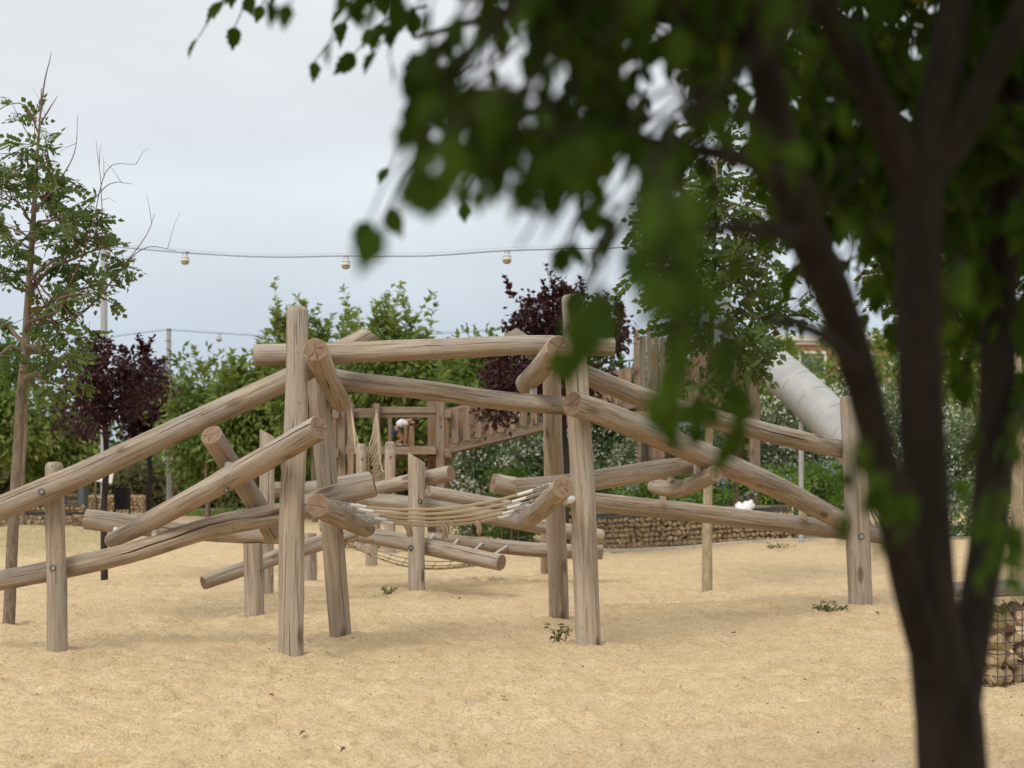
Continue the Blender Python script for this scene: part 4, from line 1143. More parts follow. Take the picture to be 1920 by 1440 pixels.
# near wall at the right edge
gabion_near, a_, b_, t_, bk_ = gabion("close-up wire gabion of big tan stones topped by a plank at the right edge", gp(1868, 1290), (X(1868, 9.55) + 1.7, 10.4), .50, .135, depth=.55, seed=8, cell=.075)
for k, dd in enumerate((.10, .32, .54)):
    timber("seat_plank", gabion_near, a_ - t_ * .22 + bk_ * dd + Vector((0, 0, .635)), b_ + bk_ * dd + Vector((0, 0, .635)), .2, .05, 'plank', .008, k)
m = MB()
for q in range(14): m.tube([a_ + t_ * q * .11 + Vector((0, 0, .53)) - bk_ * .02, a_ + t_ * (q * .11 + .2) + Vector((0, 0, .56)) + bk_ * .25], .004, 5)
m.build("wire_end", M['steel'], gabion_near)
# left walls
gl, a_, b_, t_, bk_ = gabion("curved-end low gabion wall with black rails on top beside the thin left tree", gp(-150, 1004), gp(132, 1009), .50, .10, 'stone_dark', .6, seed=12, wires=False)
m = MB()
for dd, zz in ((.06, .535), (.55, .535)): m.beam(a_ + bk_ * dd + Vector((0, 0, zz)), b_ + bk_ * dd + Vector((0, 0, zz)), .07, .05, .008)
m.build("top_rail", M['black'], gl)
gl2, a_, b_, t_, bk_ = gabion("second low gabion wall just behind the one with black rails at far left", (X(-80, 33.5), 33.5), (X(152, 34), 34), .62, .10, 'stone', .6, seed=13, wires=False, parts=False)
m = MB(); m.beam(a_ + bk_ * .05 + Vector((0, 0, .655)), b_ + bk_ * .05 + Vector((0, 0, .655)), .08, .05, .008); m.build("top_rail", M['steel_dark'], gl2)
gabion("far low gabion wall in front of the scrub left of the bin", (X(150, 50), 50), (X(268, 50), 50), .62, .13, 'stone', .6, seed=14, wires=False, parts=False)
gabion("farthest stretch of low gabion wall on the pale path behind the crossed logs", (X(345, 58), 58), (X(520, 58), 58), .5, .13, 'stone', .6, seed=15, wires=False, parts=False)
# tall dark cage unit at the left
gu = thing("gabion_block", "tall dark steel cage block filled with brown stone beside the left gabions", "stone block", (X(142, 44), 44, 0))
xa, xb = X(124, 44), X(160, 44)
joined_stones("stone_fill", [((xa + .05 + .09 * k, 44 + .1 * (q % 2), .1 + .105 * q), (.14, .14, .13)) for k in range(4) for q in range(11)], gu, 'stone_dark', 16)
m = MB(); m.box(((X(149, 44) + xb) / 2, 44.1, .62), xb - X(149, 44), .5, 1.24, None, .01); m.box(((xa + xb) / 2, 43.85, .56), xb - xa, .03, .03); m.box(((xa + xb) / 2, 43.85, 1.22), xb - xa, .05, .06)
m.box((xa, 43.85, .6), .03, .03, 1.2)
m.build("steel_frame", mat_plain("slate_steel", (.10, .115, .13), .6, .3, .2, 20), gu)

# litter bin
bn = thing("litter_bin", "black slatted litter bin on two posts near the far gabion wall", "bin", (X(228, 48), 48, 0))
m = MB(); m.box((X(229, 48), 48, .55), .40, .34, .72, None, .02); m.build("bin_box", M['black'], bn)
m = MB(); m.box((X(229, 48), 48, .93), .44, .38, .03, None, .01); m.build("lid", M['black'], bn)
for sx in (-.25, .25):
    m = MB(); m.box((X(229, 48) + sx, 48, .46), .045, .06, .92, None, .008); m.build("post", M['black'], bn)
for k in range(7):
    m = MB(); m.box((X(229, 48) - .17 + k * .057, 47.82, .55), .035, .02, .68, None, .004); m.build("slat", M['black'], bn)

# ------------------------------------------------------------------ lamp poles, cables and lanterns
def pole(label, x, d, ytop, r_, sign=False):
    p = thing("light_pole", label, "pole", (X(x, d), d, 0), "grey poles carrying the lantern cables")
    zt = Z(ytop, d)
    m = MB(); m.lathe((X(x, d), d, -.1), [(r_, 0), (r_, zt * .5), (r_ * .96, zt + .1), (r_ * .8, zt + .11), (0, zt + .115)], 18); m.build("shaft", M['pole'], p)
    m = MB(); m.lathe((X(x, d), d, -.02), [(r_ * 2.4, 0), (r_ * 2.4, .07), (r_ * 1.05, .08)], 16); m.build("base_plate", M['pole'], p)
    m = MB(); m.torus((X(x, d), d, zt - .06), r_ * 1.02, .015, (0, 0, 1), 16, 6); m.build("cable_clamp", M['cable'], p)
    return p, Vector((X(x, d), d, zt - .05))
pl1, T1 = pole("tall grey pole half hidden behind the thin left tree", 195, 35, 457, .085)
pl2, T2 = pole("grey pole rising beside the light green trees left of centre", 316.5, 50, 616, .085)
pl3, T3 = pole("grey metal pole under the leafy tree beside the boarded tower", 1363, 31.0, 446, .09)
pl4, T4 = pole("grey pole hidden behind the right purple plum tree", 1120, 50, 603, .085)
sg = thing("notice_board", "small tilted white notice board on the grey pole behind the purple tree", "sign", (X(197, 34.8), 34.85, Z(880, 34.8)))
m = MB(); m.box((X(196, 34.8), 34.84, Z(881, 34.8)), .44, .02, .62, np.array(Matrix.Rotation(R(9), 3, 'Y')), .004); m.build("board", M['white'], sg)
m = MB(); m.torus((X(195, 35), 35, Z(870, 35)), .09, .012, (0, 0, 1), 14, 5); m.build("bracket", M['steel'], sg)

def cable(label, pts, parent_name="lantern_cable"):
    o = thing(parent_name, label, "cable", pts[0])
    m = MB(); m.tube(pts, .011, 6, step=.4); m.build("cord", M['cable'], o)
    m = MB(); m.tube([q_ + Vector((0, 0, .06)) for q_ in pts], .0022, 4, step=.6); m.build("support_wire", M['steel_dark'], o)
    return o
LB_P = [T1, at(347, 474, 33.9), at(500, 482, 33.0), at(648, 480, 32.2), at(800, 480, 31.4), at(950, 470, 30.5), at(1165, 464, 29.3), T3]
cable("black lantern cable strung across the sky in front of the clouds", LB_P)
CB_P = [T2, at(410, 625, 50), at(560, 633, 50), at(700, 633, 50), at(850, 624, 50), at(985, 615, 50), T4]
cable("lower far lantern cable running just above the green tree tops", CB_P)
LC_P = [T2, at(250, 626, 49), at(150, 640, 47), at(12, 650, 45), at(-120, 640, 44)]
cable("far lantern cable running off the frame at the left behind the tree", LC_P)

def lantern_build(p, s, label):
    o = thing("lantern", label, "lantern", p, "round lanterns hanging from the cables")
    m = MB(); m.lathe(p + Vector((0, 0, -.20 * s)), [(0, .115 * s), (.05 * s, .115 * s), (.095 * s, .092 * s), (.100 * s, .075 * s)], 18); m.build("cap", M['white'], o)
    m = MB(); m.lathe(p + Vector((0, 0, -.20 * s)), [(.094 * s, .075 * s), (.094 * s, .058 * s)], 18); m.build("band", M['black'], o)
    m = MB(); m.lathe(p + Vector((0, 0, -.20 * s)), [(.100 * s, .058 * s), (.104 * s, .03 * s), (.102 * s, 0), (.100 * s, -.012 * s)], 18); m.build("shade", M['white'], o)
    m = MB(); m.lathe(p + Vector((0, 0, -.20 * s)), [(.094 * s, -.012 * s), (.094 * s, -.030 * s)], 18); m.build("band", M['black'], o)
    m = MB(); m.lathe(p + Vector((0, 0, -.20 * s)), [(.100 * s, -.030 * s), (.088 * s, -.07 * s), (.05 * s, -.095 * s), (0, -.105 * s)], 18); m.build("lens", M['amber'], o)
    m = MB(); m.torus(p + Vector((-.02 * s, 0, -.05 * s)), .034 * s, .006 * s, (0, 1, 0), 12, 5); m.build("hook", M['steel_dark'], o)
    m = MB(); m.tube([p + Vector((.055 * s, 0, .0)), p + Vector((.055 * s, 0, -.06 * s)), p + Vector((.02 * s, 0, -.088 * s))], .010 * s, 6); m.box(p + Vector((.055 * s, 0, 0)), .09 * s, .03, .02, None, 0); m.build("wire_tap", M['cable'], o)
    return o
lantern_build(at(347, 473, 33.9), 1.0, "lantern at the left end of the upper cable, near the bare twigs")
lantern_build(at(648.5, 480, 32.2), 1.0, "middle lantern of the upper cable, beside a drooping blurred leaf")
lantern_build(at(950.5, 470, 30.5), .95, "rightmost lantern of the upper cable, in clear sky by the dark foliage")
lantern_build(at(410.5, 625, 50), 1.0, "small far lantern on the lower cable, right of the grey pole")
lantern_build(at(12, 651, 45), 1.05, "lantern half hidden in the left tree's leaves on the far cable")

# ------------------------------------------------------------------ buildings behind the trees
M['terracotta'] = mat_plain("terracotta_render", (.33, .17, .10), .9, 0, .12, 1.2)
M['render'] = mat_plain("white_render", (.60, .57, .53), .9, 0, .08, 1.5)
M['glass'] = mat_plain("dark_window_glass", (.05, .06, .07), .12, 0, .1, 3, .5)
def building(label, x0, x1, d, ytop, mat, floors, wins, roofm, name="apartment_building"):
    o = thing(name, label, "building", (X((x0 + x1) / 2, d), d, 0))
    xa, xb, h = X(x0, d), X(x1, d), Z(ytop, d)
    m = MB(); m.box(((xa + xb) / 2, d + 3, h / 2 - .1), xb - xa, 6, h + .2); m.build("wall", M[mat], o, False)
    m = MB(); m.box(((xa + xb) / 2, d + 3, h + .14), xb - xa + .5, 6.5, .28, None, .03); m.build("roof", M[roofm], o, False)
    fh = h / floors
    for q in range(floors):
        m = MB(); m.box(((xa + xb) / 2, d - .06, q * fh + fh - .06), xb - xa + .04, .12, .16); m.build("ledge", M['render'], o, False)
        for k in range(wins):
            xc = xa + (k + .5) * (xb - xa) / wins; zc = q * fh + fh * .5
            m = MB()
            for (sx, sz, w_, hh) in ((-.56, 0, .1, 1.5), (.56, 0, .1, 1.5), (0, .70, 1.02, .1), (0, -.70, 1.02, .1)): m.box((xc + sx, d - .05, zc + sz), w_, .12, hh)
            wf = m.build("window", M['render'], o, False)
            m = MB(); m.box((xc, d - .02, zc), 1.02, .05, 1.3); m.build("pane", M['glass'], wf, False)
            if k % 2 == 0:
                m = MB()
                m.box((xc, d - .5, zc - .86), 1.7, .9, .12)
                for b_ in range(9): m.box((xc - .8 + b_ * .2, d - .92, zc - .42), .03, .03, .76)
                m.box((xc, d - .92, zc - .02), 1.7, .05, .05)
                m.build("balcony", M['render'], o, False)
building("terracotta apartment block with pale ledges behind the slide and right trees", 1395, 1990, 62, 640, 'terracotta', 3, 7, 'render')
building("low pale building seen under the green trees left of the tall post", 305, 362, 70, 838, 'render', 1, 1, 'render', "pavilion")
building("small pale building behind the purple tree trunk at left", 148, 190, 72, 846, 'render', 1, 1, 'render', "pavilion")

# white crumpled bag on the wall
bag = thing("plastic_bag", "crumpled white plastic bag lying on the stone wall's plank top", "bag", at(1394, 955, 26.9))
import bmesh
def lump(c, s, seed, sub=3):
    bm = bmesh.new(); bmesh.ops.create_icosphere(bm, subdivisions=sub, radius=1)
    for v in bm.verts:
        k = 1 + .30 * mnoise.noise(v.co * 1.4 + Vector((seed, 0, 0))) + .22 * abs(mnoise.noise(v.co * 3.5 + Vector((0, seed, 0)))) 
        v.co = Vector((v.co.x * s[0] * k, v.co.y * s[1] * k, v.co.z * s[2] * k)) + Vector(c)
    V = np.array([v.co[:] for v in bm.verts]); f = np.array([[q.index for q in fc.verts] for fc in bm.faces]); bm.free()
    return V, f
m = MB()
for c, s_, sd in ((at(1386, 950, 27.0), (.085, .08, .080), 1), (at(1402, 948, 26.95), (.115, .10, .095), 2), (at(1395, 954, 26.9), (.12, .09, .05), 4), (at(1408, 941, 26.95), (.040, .045, .04), 3)):
    V, f = lump(c, s_, sd); m.add(V, f3=f)
m.build("bag_skin", mat_plain("white_polythene", (.80, .80, .82), .35, 0, .05, 20), bag)
# ------------------------------------------------------------------ foliage tools
def leaf_simple(w=.30, fold=.08, bend=.12):
    V = np.array([(0, 0, 0), (-w, .45, fold), (0, 1, -bend), (w, .45, fold), (0, .5, 0)])
    return V, np.array([(0, 4, 1), (1, 4, 2), (0, 3, 4), (3, 2, 4)])
def leaf_dia(w=.3, fold=.10):
    V = np.array([(0, 0, 0), (-w, .45, fold), (0, 1, -.1), (w, .45, fold)])
    return V, np.array([(0, 2, 1), (0, 3, 2)])
def leaf_compound(nl=5, w=.10, ll=.30, droop=.25):
    """A pinnate leaf of length 1: a thin stalk with paired leaflets and one at the tip."""
    V, Fc = [], []
    def put(o, d, n_, l):
        d = np.array(d) / np.linalg.norm(d); n_ = np.array(n_, float); s_ = np.cross(d, n_); s_ /= np.linalg.norm(s_)
        k = len(V); o = np.array(o)
        V.extend([o, o + d * l * .42 - s_ * w + n_ * .02, o + d * l - n_ * .04, o + d * l * .42 + s_ * w + n_ * .02])
        Fc.extend([(k, k + 2, k + 1), (k, k + 3, k + 2)])
    def ax(t): return (0, t, -droop * t * t)
    for q in range(nl):
        t = .22 + .70 * q / nl
        for sg in (-1, 1): put(ax(t), (sg * .85, .55, -.35), (sg * .25, .1, 1), ll * (1.05 - .35 * abs(t - .55)))
    put(ax(.95), (0, 1, -.5), (0, .3, 1), ll)
    k = len(V); V.extend([(-.008, 0, 0), (.008, 0, 0), np.array(ax(1)) + (.004, 0, 0)]); Fc.append((k, k + 1, k + 2))
    return np.array([np.array(v, float) for v in V]), np.array(Fc)
def leaf_toothed(seed=0):
    """A broad pointed leaf with coarse teeth, folded a little along its midrib."""
    r_ = random.Random(seed)
    out = [(.0, .0), (.14, .08), (.25, .20), (.33, .34), (.27, .40), (.31, .52), (.22, .58), (.22, .70), (.12, .76), (.08, .88)]
    L_ = [(x * r_.uniform(.85, 1.15), y) for x, y in out]; Rr = [(x * r_.uniform(.85, 1.15), y) for x, y in out]
    ys_ = [y for _, y in out]; bend = r_.uniform(.06, .22); V = []; Fc = []
    for (xl, y), (xr, _) in zip(L_, Rr):
        z = -bend * y * y; V += [(-xl, y, z + xl * .28), (0, y, z), (xr, y, z + xr * .28)]
    V.append((0, 1.0, -bend)); n_ = len(out)
    for q in range(n_ - 1):
        a = q * 3; b = a + 3
        for p_ in ((a, a + 1, b + 1), (a, b + 1, b), (a + 1, a + 2, b + 2), (a + 1, b + 2, b + 1)):
            Fc.append(p_)
    a = (n_ - 1) * 3; tip = n_ * 3
    Fc += [(a, a + 1, tip), (a + 1, a + 2, tip)]
    return np.array(V), np.array(Fc)

def unit(v): return v / (np.linalg.norm(v, axis=-1, keepdims=True) + 1e-9)
def scatter(tmpl, pos, direc, nrm, scale, tint, rg):
    """Copies of a leaf: its length along direc, its upper side towards nrm."""
    T_, f = tmpl; pos = np.asarray(pos); direc = unit(np.asarray(direc)); s_ = np.cross(direc, nrm); bad = np.linalg.norm(s_, axis=1) < 1e-3; s_[bad] = (1, 0, 0); s_ = unit(s_); n2 = np.cross(s_, direc)
    V = pos[:, None, :] + scale[:, None, None] * (T_[None, :, 0, None] * s_[:, None, :] + T_[None, :, 1, None] * direc[:, None, :] + T_[None, :, 2, None] * n2[:, None, :])
    n_, k = len(pos), len(T_)
    Fc = (f[None] + (np.arange(n_) * k)[:, None, None]).reshape(-1, f.shape[1])
    return V.reshape(-1, 3), Fc, np.repeat(tint, k)

def foliage(name, parent, batches, mat, smooth=False):
    Vs, Fs, As, n_ = [], [], [], 0
    for V, f, a in batches:
        Vs.append(V); Fs.append(f + n_); As.append(a); n_ += len(V)
    V = np.vstack(Vs) - np.array(tuple(off_of(parent)))
    return link(name, np_mesh(name, V, [np.vstack(Fs)], mat, smooth, attrs={"tint": np.concatenate(As)}), parent)

def rand_dirs(rg, n): return unit(rg.normal(size=(n, 3)))
def clump_points(rg, blobs, n, nclump, spread, shell=.45):
    """Points in clumps inside ellipsoids (centre, radii): uneven, with gaps between the clumps."""
    vol = np.array([b[1][0] * b[1][1] * b[1][2] for b in blobs]) ** .75; vol /= vol.sum()
    P, O, T_ = [], [], []
    for (c, r_), w in zip(blobs, vol):
        c = np.array(tuple(c)); r_ = np.array(r_)
        nc = max(3, int(nclump * w)); d = rand_dirs(rg, nc); rad = (shell + (1 - shell) * rg.random(nc)) * rg.uniform(.75, 1.08, nc)
        cc = c + d * r_ * rad[:, None]; ct = rg.random(nc)
        per = max(1, int(n * w / nc)); pick = np.repeat(np.arange(nc), per)
        sz = spread * rg.uniform(.6, 1.4, nc)
        q = rg.normal(size=(len(pick), 3)) * sz[pick][:, None] * np.array((1, 1, .75))
        P.append(cc[pick] + q); O.append(unit(q + d[pick] * spread * .8)); T_.append(np.clip(ct[pick] * .55 + rg.random(len(pick)) * .45, 0, 1))
    return np.vstack(P), np.vstack(O), np.concatenate(T_)

def add_leaves(rg, P, O, T_, tmpl, size, droop=.35, up=.8):
    n_ = len(P)
    d = unit(O + rg.normal(size=(n_, 3)) * .55 + np.array((0, 0, -droop)))
    nrm = unit(np.array((0, 0, up)) + rg.normal(size=(n_, 3)) * .55)
    return scatter(tmpl, P, d, nrm, size * rg.uniform(.7, 1.3, n_), T_, rg)

def shoots(rg, bases, length, tmpl, size, per, direc=(0, 0, 1), jit=.25, mb=None, r_=.012, tint=(.5, 1)):
    """Upright leading shoots with leaves up their length."""
    out = []
    for b in bases:
        b = np.array(tuple(b)); d = unit(np.array(direc) + rg.normal(size=3) * jit); L = length * rg.uniform(.6, 1.25)
        bend = rg.normal(size=3) * .12 * L
        t = np.sort(rg.random(per)); P = b + np.outer(t * L, d) + np.outer(t * t, bend)
        side = unit(rg.normal(size=(per, 3)) * np.array((1, 1, .3))); O = unit(side + d * .7)
        sz = size * (1.15 - .6 * t) * rg.uniform(.8, 1.2, per)
        out.append(scatter(tmpl, P, O, unit(np.array((0, 0, .8)) + rg.normal(size=(per, 3)) * .4 + d * .3), sz, rg.uniform(tint[0], tint[1], per), rg))
        if mb is not None: mb.tube([b, b + d * L * .5 + bend * .25, b + d * L + bend], [r_, r_ * .6, r_ * .2], 5)
    return out

def limb(mb, a, b, r0, r1, rg, seg=7, sag=.08, n_=5, wob=.045):
    a, b = np.array(tuple(a)), np.array(tuple(b)); L = np.linalg.norm(b - a)
    pts = [a + (b - a) * k / n_ + (rg.normal(size=3) * wob * L if 0 < k < n_ else 0) + np.array((0, 0, sag * L * math.sin(math.pi * k / n_))) for k in range(n_ + 1)]
    mb.tube(pts, list(np.linspace(r0, r1, n_ + 1)), seg, step=max(.05, L / 14))
    return pts

M['leaf_green'] = mat_leaf("fresh_green_leaf", (.060, .110, .022), (.30, .36, .10), None, .34)
M['leaf_mid'] = mat_leaf("mid_green_leaf", (.045, .095, .020), (.13, .215, .045), None, .35)
M['leaf_ash'] = mat_leaf("ash_green_leaf", (.055, .090, .026), (.15, .195, .055), (.26, .17, .05), .38)
M['leaf_purple'] = mat_leaf("dark_purple_leaf", (.026, .009, .012), (.075, .022, .026), None, .22, .45)
M['leaf_grey'] = mat_leaf("grey_green_leaf", (.085, .125, .06), (.22, .26, .15), None, .25)
M['leaf_bright'] = mat_leaf("bright_green_leaf", (.10, .20, .03), (.22, .34, .07), None, .35)
M['leaf_scrub'] = mat_leaf("dry_scrub_leaf", (.075, .085, .03), (.19, .165, .07), (.25, .15, .06), .25)
M['leaf_fg'] = mat_leaf("shade_darkened_leaf", (.015, .032, .003), (.058, .096, .011), (.14, .14, .02), .40, .7, .06)  # greens darkened to carry the thick crown's shade
M['flower_white'] = mat_leaf("white_blossom", (.62, .61, .55), (.78, .77, .72), None, .3)
M['flower_blue'] = mat_leaf("pale_blue_blossom", (.36, .37, .66), (.52, .54, .80), None, .3)
M['grass'] = mat_leaf("grass_blade", (.12, .19, .04), (.25, .30, .09), (.33, .28, .13), .3)

SIMPLE, DIA = leaf_simple(), leaf_dia()
COMP5, COMP4 = leaf_compound(4, .135, .36, .45), leaf_compound(3, .15, .40, .6)
LONG = leaf_dia(.24, .10)

# ------------------------------------------------------------------ background trees
def bg_tree(label, x, d, crown, seed, base=None, trunk_r=.09, mat='leaf_green', bark='bark', n=6300, size=.24, nclump=80, spread=.34, nshoot=12, shootlen=.95, tmpl=LONG, name="broadleaf_tree", group="green trees in a row behind the playground", cat="tree"):
    """crown: list of (px, py, rx, ry) blobs in the photograph at depth d."""
    rg = np.random.default_rng(seed)
    o = thing(name, label, cat, (X(x, d), d, 0), group)
    k = d / F
    blobs = [(Vector((X(a, d), d + (q % 3 - 1) * .5, Z(b, d))), (rx * k, max(.6, .9 * rx * k), ry * k)) for q, (a, b, rx, ry) in enumerate(crown)]
    tr = MB(); top = np.array(tuple(blobs[0][0]))
    zb = gz(X(x, d), d) if d < 60 else -.05
    limb(tr, (X(x, d), d, zb - .1), (X(x, d) * .7 + top[0] * .3, d, top[2] - blobs[0][1][2] * .4), trunk_r, trunk_r * .7, rg, 10, 0, wob=.008)
    fork = np.array((X(x, d) * .7 + top[0] * .3, d, top[2] - blobs[0][1][2] * .45))
    for c, r_ in blobs:
        for q in range(3):
            e = np.array(tuple(c)) + rg.normal(size=3) * np.array(r_) * .45
            limb(tr, fork + np.array((0, 0, -.25 * q)), e, trunk_r * .55, .012, rg, 6, .05)
    P, O, T_ = clump_points(rg, blobs, n, nclump, spread)
    B = [add_leaves(rg, P, O, T_, tmpl, size)]
    if nshoot:
        bases = []
        for q in range(nshoot):
            c, r_ = blobs[rg.integers(len(blobs))]
            bases.append((c.x + rg.uniform(-.85, .85) * r_[0], c.y + rg.uniform(-.6, .6) * r_[1], c.z + r_[2] * rg.uniform(.55, .85)))
        B += shoots(rg, bases, shootlen, tmpl, size * 1.3, 44, (0, 0, 1), .36, tr)
    tr.build("trunk", M[bark], o)
    foliage("crown", o, B, M[mat])
    return o

bg_tree("green tree with a rounded crown at the far left edge behind the thin tree", 45, 44, [(20, 800, 75, 75), (-60, 780, 70, 90)], 101)
bg_tree("green tree between the thin left tree and the purple plum", 128, 46, [(125, 815, 62, 72), (90, 860, 60, 50)], 102, n=4200)
bg_tree("fresh green tree just right of the second grey pole", 390, 45, [(372, 770, 50, 80), (420, 810, 55, 75), (365, 840, 50, 60)], 103, nshoot=12, shootlen=.9)
bg_tree("fresh green tree left of the tall front post", 480, 43, [(455, 785, 52, 90), (505, 755, 40, 78), (500, 840, 60, 60)], 104, nshoot=16)
bg_tree("tallest fresh green tree, directly behind the tall left post and the end-on log", 590, 41, [(575, 690, 65, 75), (640, 720, 60, 80), (590, 790, 80, 80)], 105, n=6500, nshoot=22, shootlen=1.25)
bg_tree("fresh green tree with feathery upright shoots behind the top cross log", 722, 40, [(715, 690, 60, 80), (770, 700, 45, 60), (720, 780, 80, 80)], 106, n=6500, nshoot=20, shootlen=1.2)
bg_tree("mid green tree behind the child on the deck", 800, 42, [(790, 725, 70, 75), (850, 740, 50, 70), (790, 810, 80, 60)], 107, mat='leaf_mid', n=6500, nshoot=8)
bg_tree("light green tree left of the right purple plum", 905, 38, [(905, 715, 62, 62), (880, 760, 60, 50)], 108, n=5200, nshoot=6, trunk_r=.07)
bg_tree("green tree whose slender trunk stands under the sloping bridge", 972, 36, [(985, 770, 70, 55), (1040, 790, 60, 40)], 109, n=4200, nshoot=2, mat='leaf_mid', trunk_r=.06)
bg_tree("slim green tree behind the middle of the crossed right logs", 1137, 36, [(1140, 760, 70, 60)], 110, n=3600, nshoot=2, mat='leaf_mid', trunk_r=.06)
bg_tree("dark leafy tree filling the gap behind the deck's lower rails", 700, 46, [(690, 840, 90, 60), (780, 850, 80, 55), (600, 850, 80, 60)], 111, mat='leaf_mid', n=6000, nshoot=0)

for q, (x_, y_, rx_, ry_, lab_) in enumerate(((1470, 715, 60, 60, "light green tree in front of the terracotta block, above the slide"), (1590, 700, 70, 75, "light green tree in front of the terracotta block, behind the thick right post"), (1690, 715, 65, 80, "light green tree in front of the terracotta block, left of the middle blurred stem"), (1800, 710, 70, 85, "light green tree in front of the terracotta block, between the right blurred stems"), (1915, 710, 70, 85, "light green tree in front of the terracotta block at the right edge"))):
    bg_tree(lab_, x_, 48 + q % 2 * 3, [(x_, y_, rx_, ry_), (x_ + 25, y_ + 60, rx_, ry_ * .8)], 131 + q, n=2300, nclump=45, nshoot=7)
# purple plums
bg_tree("smaller purple-leaved plum at left with a straight black trunk in the sand", 196, 18.9, [(205, 690, 58, 56), (160, 735, 36, 44), (245, 705, 40, 56), (178, 785, 42, 40), (225, 760, 40, 50)], 121, mat='leaf_purple', bark='bark_dark', n=3300, size=.080, nclump=150, spread=.095, nshoot=16, shootlen=.35, tmpl=SIMPLE, trunk_r=.048, name="purple_plum_tree", group="purple-leaved plum trees")
bg_tree("purple-leaved plum further back, its drooping crown right of the black trunk", 281, 48, [(280, 745, 55, 75), (268, 790, 50, 55)], 122, mat='leaf_purple', bark='bark_dark', n=4200, size=.19, nclump=170, spread=.22, nshoot=6, shootlen=.6, tmpl=SIMPLE, trunk_r=.10, name="purple_plum_tree", group="purple-leaved plum trees")
bg_tree("large purple-leaved plum behind the tall right post", 1067, 24, [(1030, 610, 85, 62), (1090, 620, 90, 65), (960, 700, 60, 45), (1060, 720, 105, 60), (925, 780, 30, 14), (1150, 620, 30, 40)], 123, mat='leaf_purple', bark='bark_dark', n=9500, size=.10, nclump=330, spread=.10, nshoot=30, shootlen=.42, tmpl=SIMPLE, trunk_r=.055, name="purple_plum_tree", group="purple-leaved plum trees")

# ------------------------------------------------------------------ thin trees with pinnate leaves
def ash_tree(label, trunk, trunk_r, limbs, d, seed, nleaf=420, leaf=.24, bare=(), bark='bark', group=None, spread=.15, name="ash_tree"):
    """trunk: (px, py, dd) path; limbs: (t along trunk, px, py, dd, leaves) ends of limbs that carry leaf clumps; bare: leafless shoots."""
    rg = np.random.default_rng(seed)
    tp = [at(a, b, d + c) for a, b, c in trunk]
    o = thing(name, label, "tree", (tp[0].x, tp[0].y, 0), group)
    tr = MB(); rr = list(trunk_r * np.linspace(1, .28, len(tp)) ** 1.15); rr[-1] *= .35; rr[-2] *= .6; rr[-3] *= .8
    tr.tube(tp, rr, 12, step=.08)
    tw_ = MB(); B = []
    for (t, x, y, dd, nl) in limbs:
        a = lerp3(tp, t); e = at(x, y, d + dd)
        r0 = trunk_r * (1 - .75 * t) * .55
        pts = limb(tr, a, e, r0, .006, rg, 7, .10)
        # twigs off the outer half of the limb, each with a tuft of pinnate leaves
        nt_ = max(3, nl // 7)
        for q in range(nt_):
            f = rg.uniform(.35, 1.0); k = min(len(pts) - 2, int(f * (len(pts) - 1))); p = pts[k] + (pts[k + 1] - pts[k]) * (f * (len(pts) - 1) - k)
            dv = unit(rg.normal(size=3) + unit(np.array(tuple(e - a))) * .6 + np.array((0, 0, .25))); L = spread * rg.uniform(1.0, 2.6)
            tip = p + dv * L
            tw_.tube([p, (p + tip) / 2 + rg.normal(size=3) * .02, tip], [.005, .004, .002], 5)
            m_ = 6; ff = rg.uniform(.25, 1, m_); P = p + np.outer(ff, tip - p)
            O = unit(rg.normal(size=(m_, 3)) * np.array((1, 1, .5)) + dv * .8 + np.array((0, 0, -.25)))
            B.append(scatter(COMP5 if q % 2 else COMP4, P, O, unit(np.array((0, 0, .7)) + rg.normal(size=(m_, 3)) * .7), leaf * rg.uniform(.55, 1.3, m_), np.clip(rg.random() * .5 + rg.random(m_) * .5, 0, 1), rg))
    for (t, pts_) in bare:
        P = [lerp3(tp, t)] + [at(x, y, d + dd) for x, y, dd in pts_]
        tw_.tube(P, list(np.linspace(.010, .002, len(P))), 5, step=.06)
        C_, _ = catmull([tuple(p) for p in P], .08)
        for q in range(len(C_) // 3, len(C_), 4):
            dv = unit(rg.normal(size=3) + np.array((0, 0, .6))); L = rg.uniform(.12, .42)
            tw_.tube([C_[q], C_[q] + dv * L * .5 + np.array((0, 0, .02)), C_[q] + dv * L + np.array((0, 0, -.04 * rg.random()))], [.003, .002, .001], 4)
    tr.build("trunk", M[bark], o); tag(tw_.build("twig", M['twig_red'], o), kind='stuff'); foliage("crown", o, B, M['leaf_ash'])
    return o

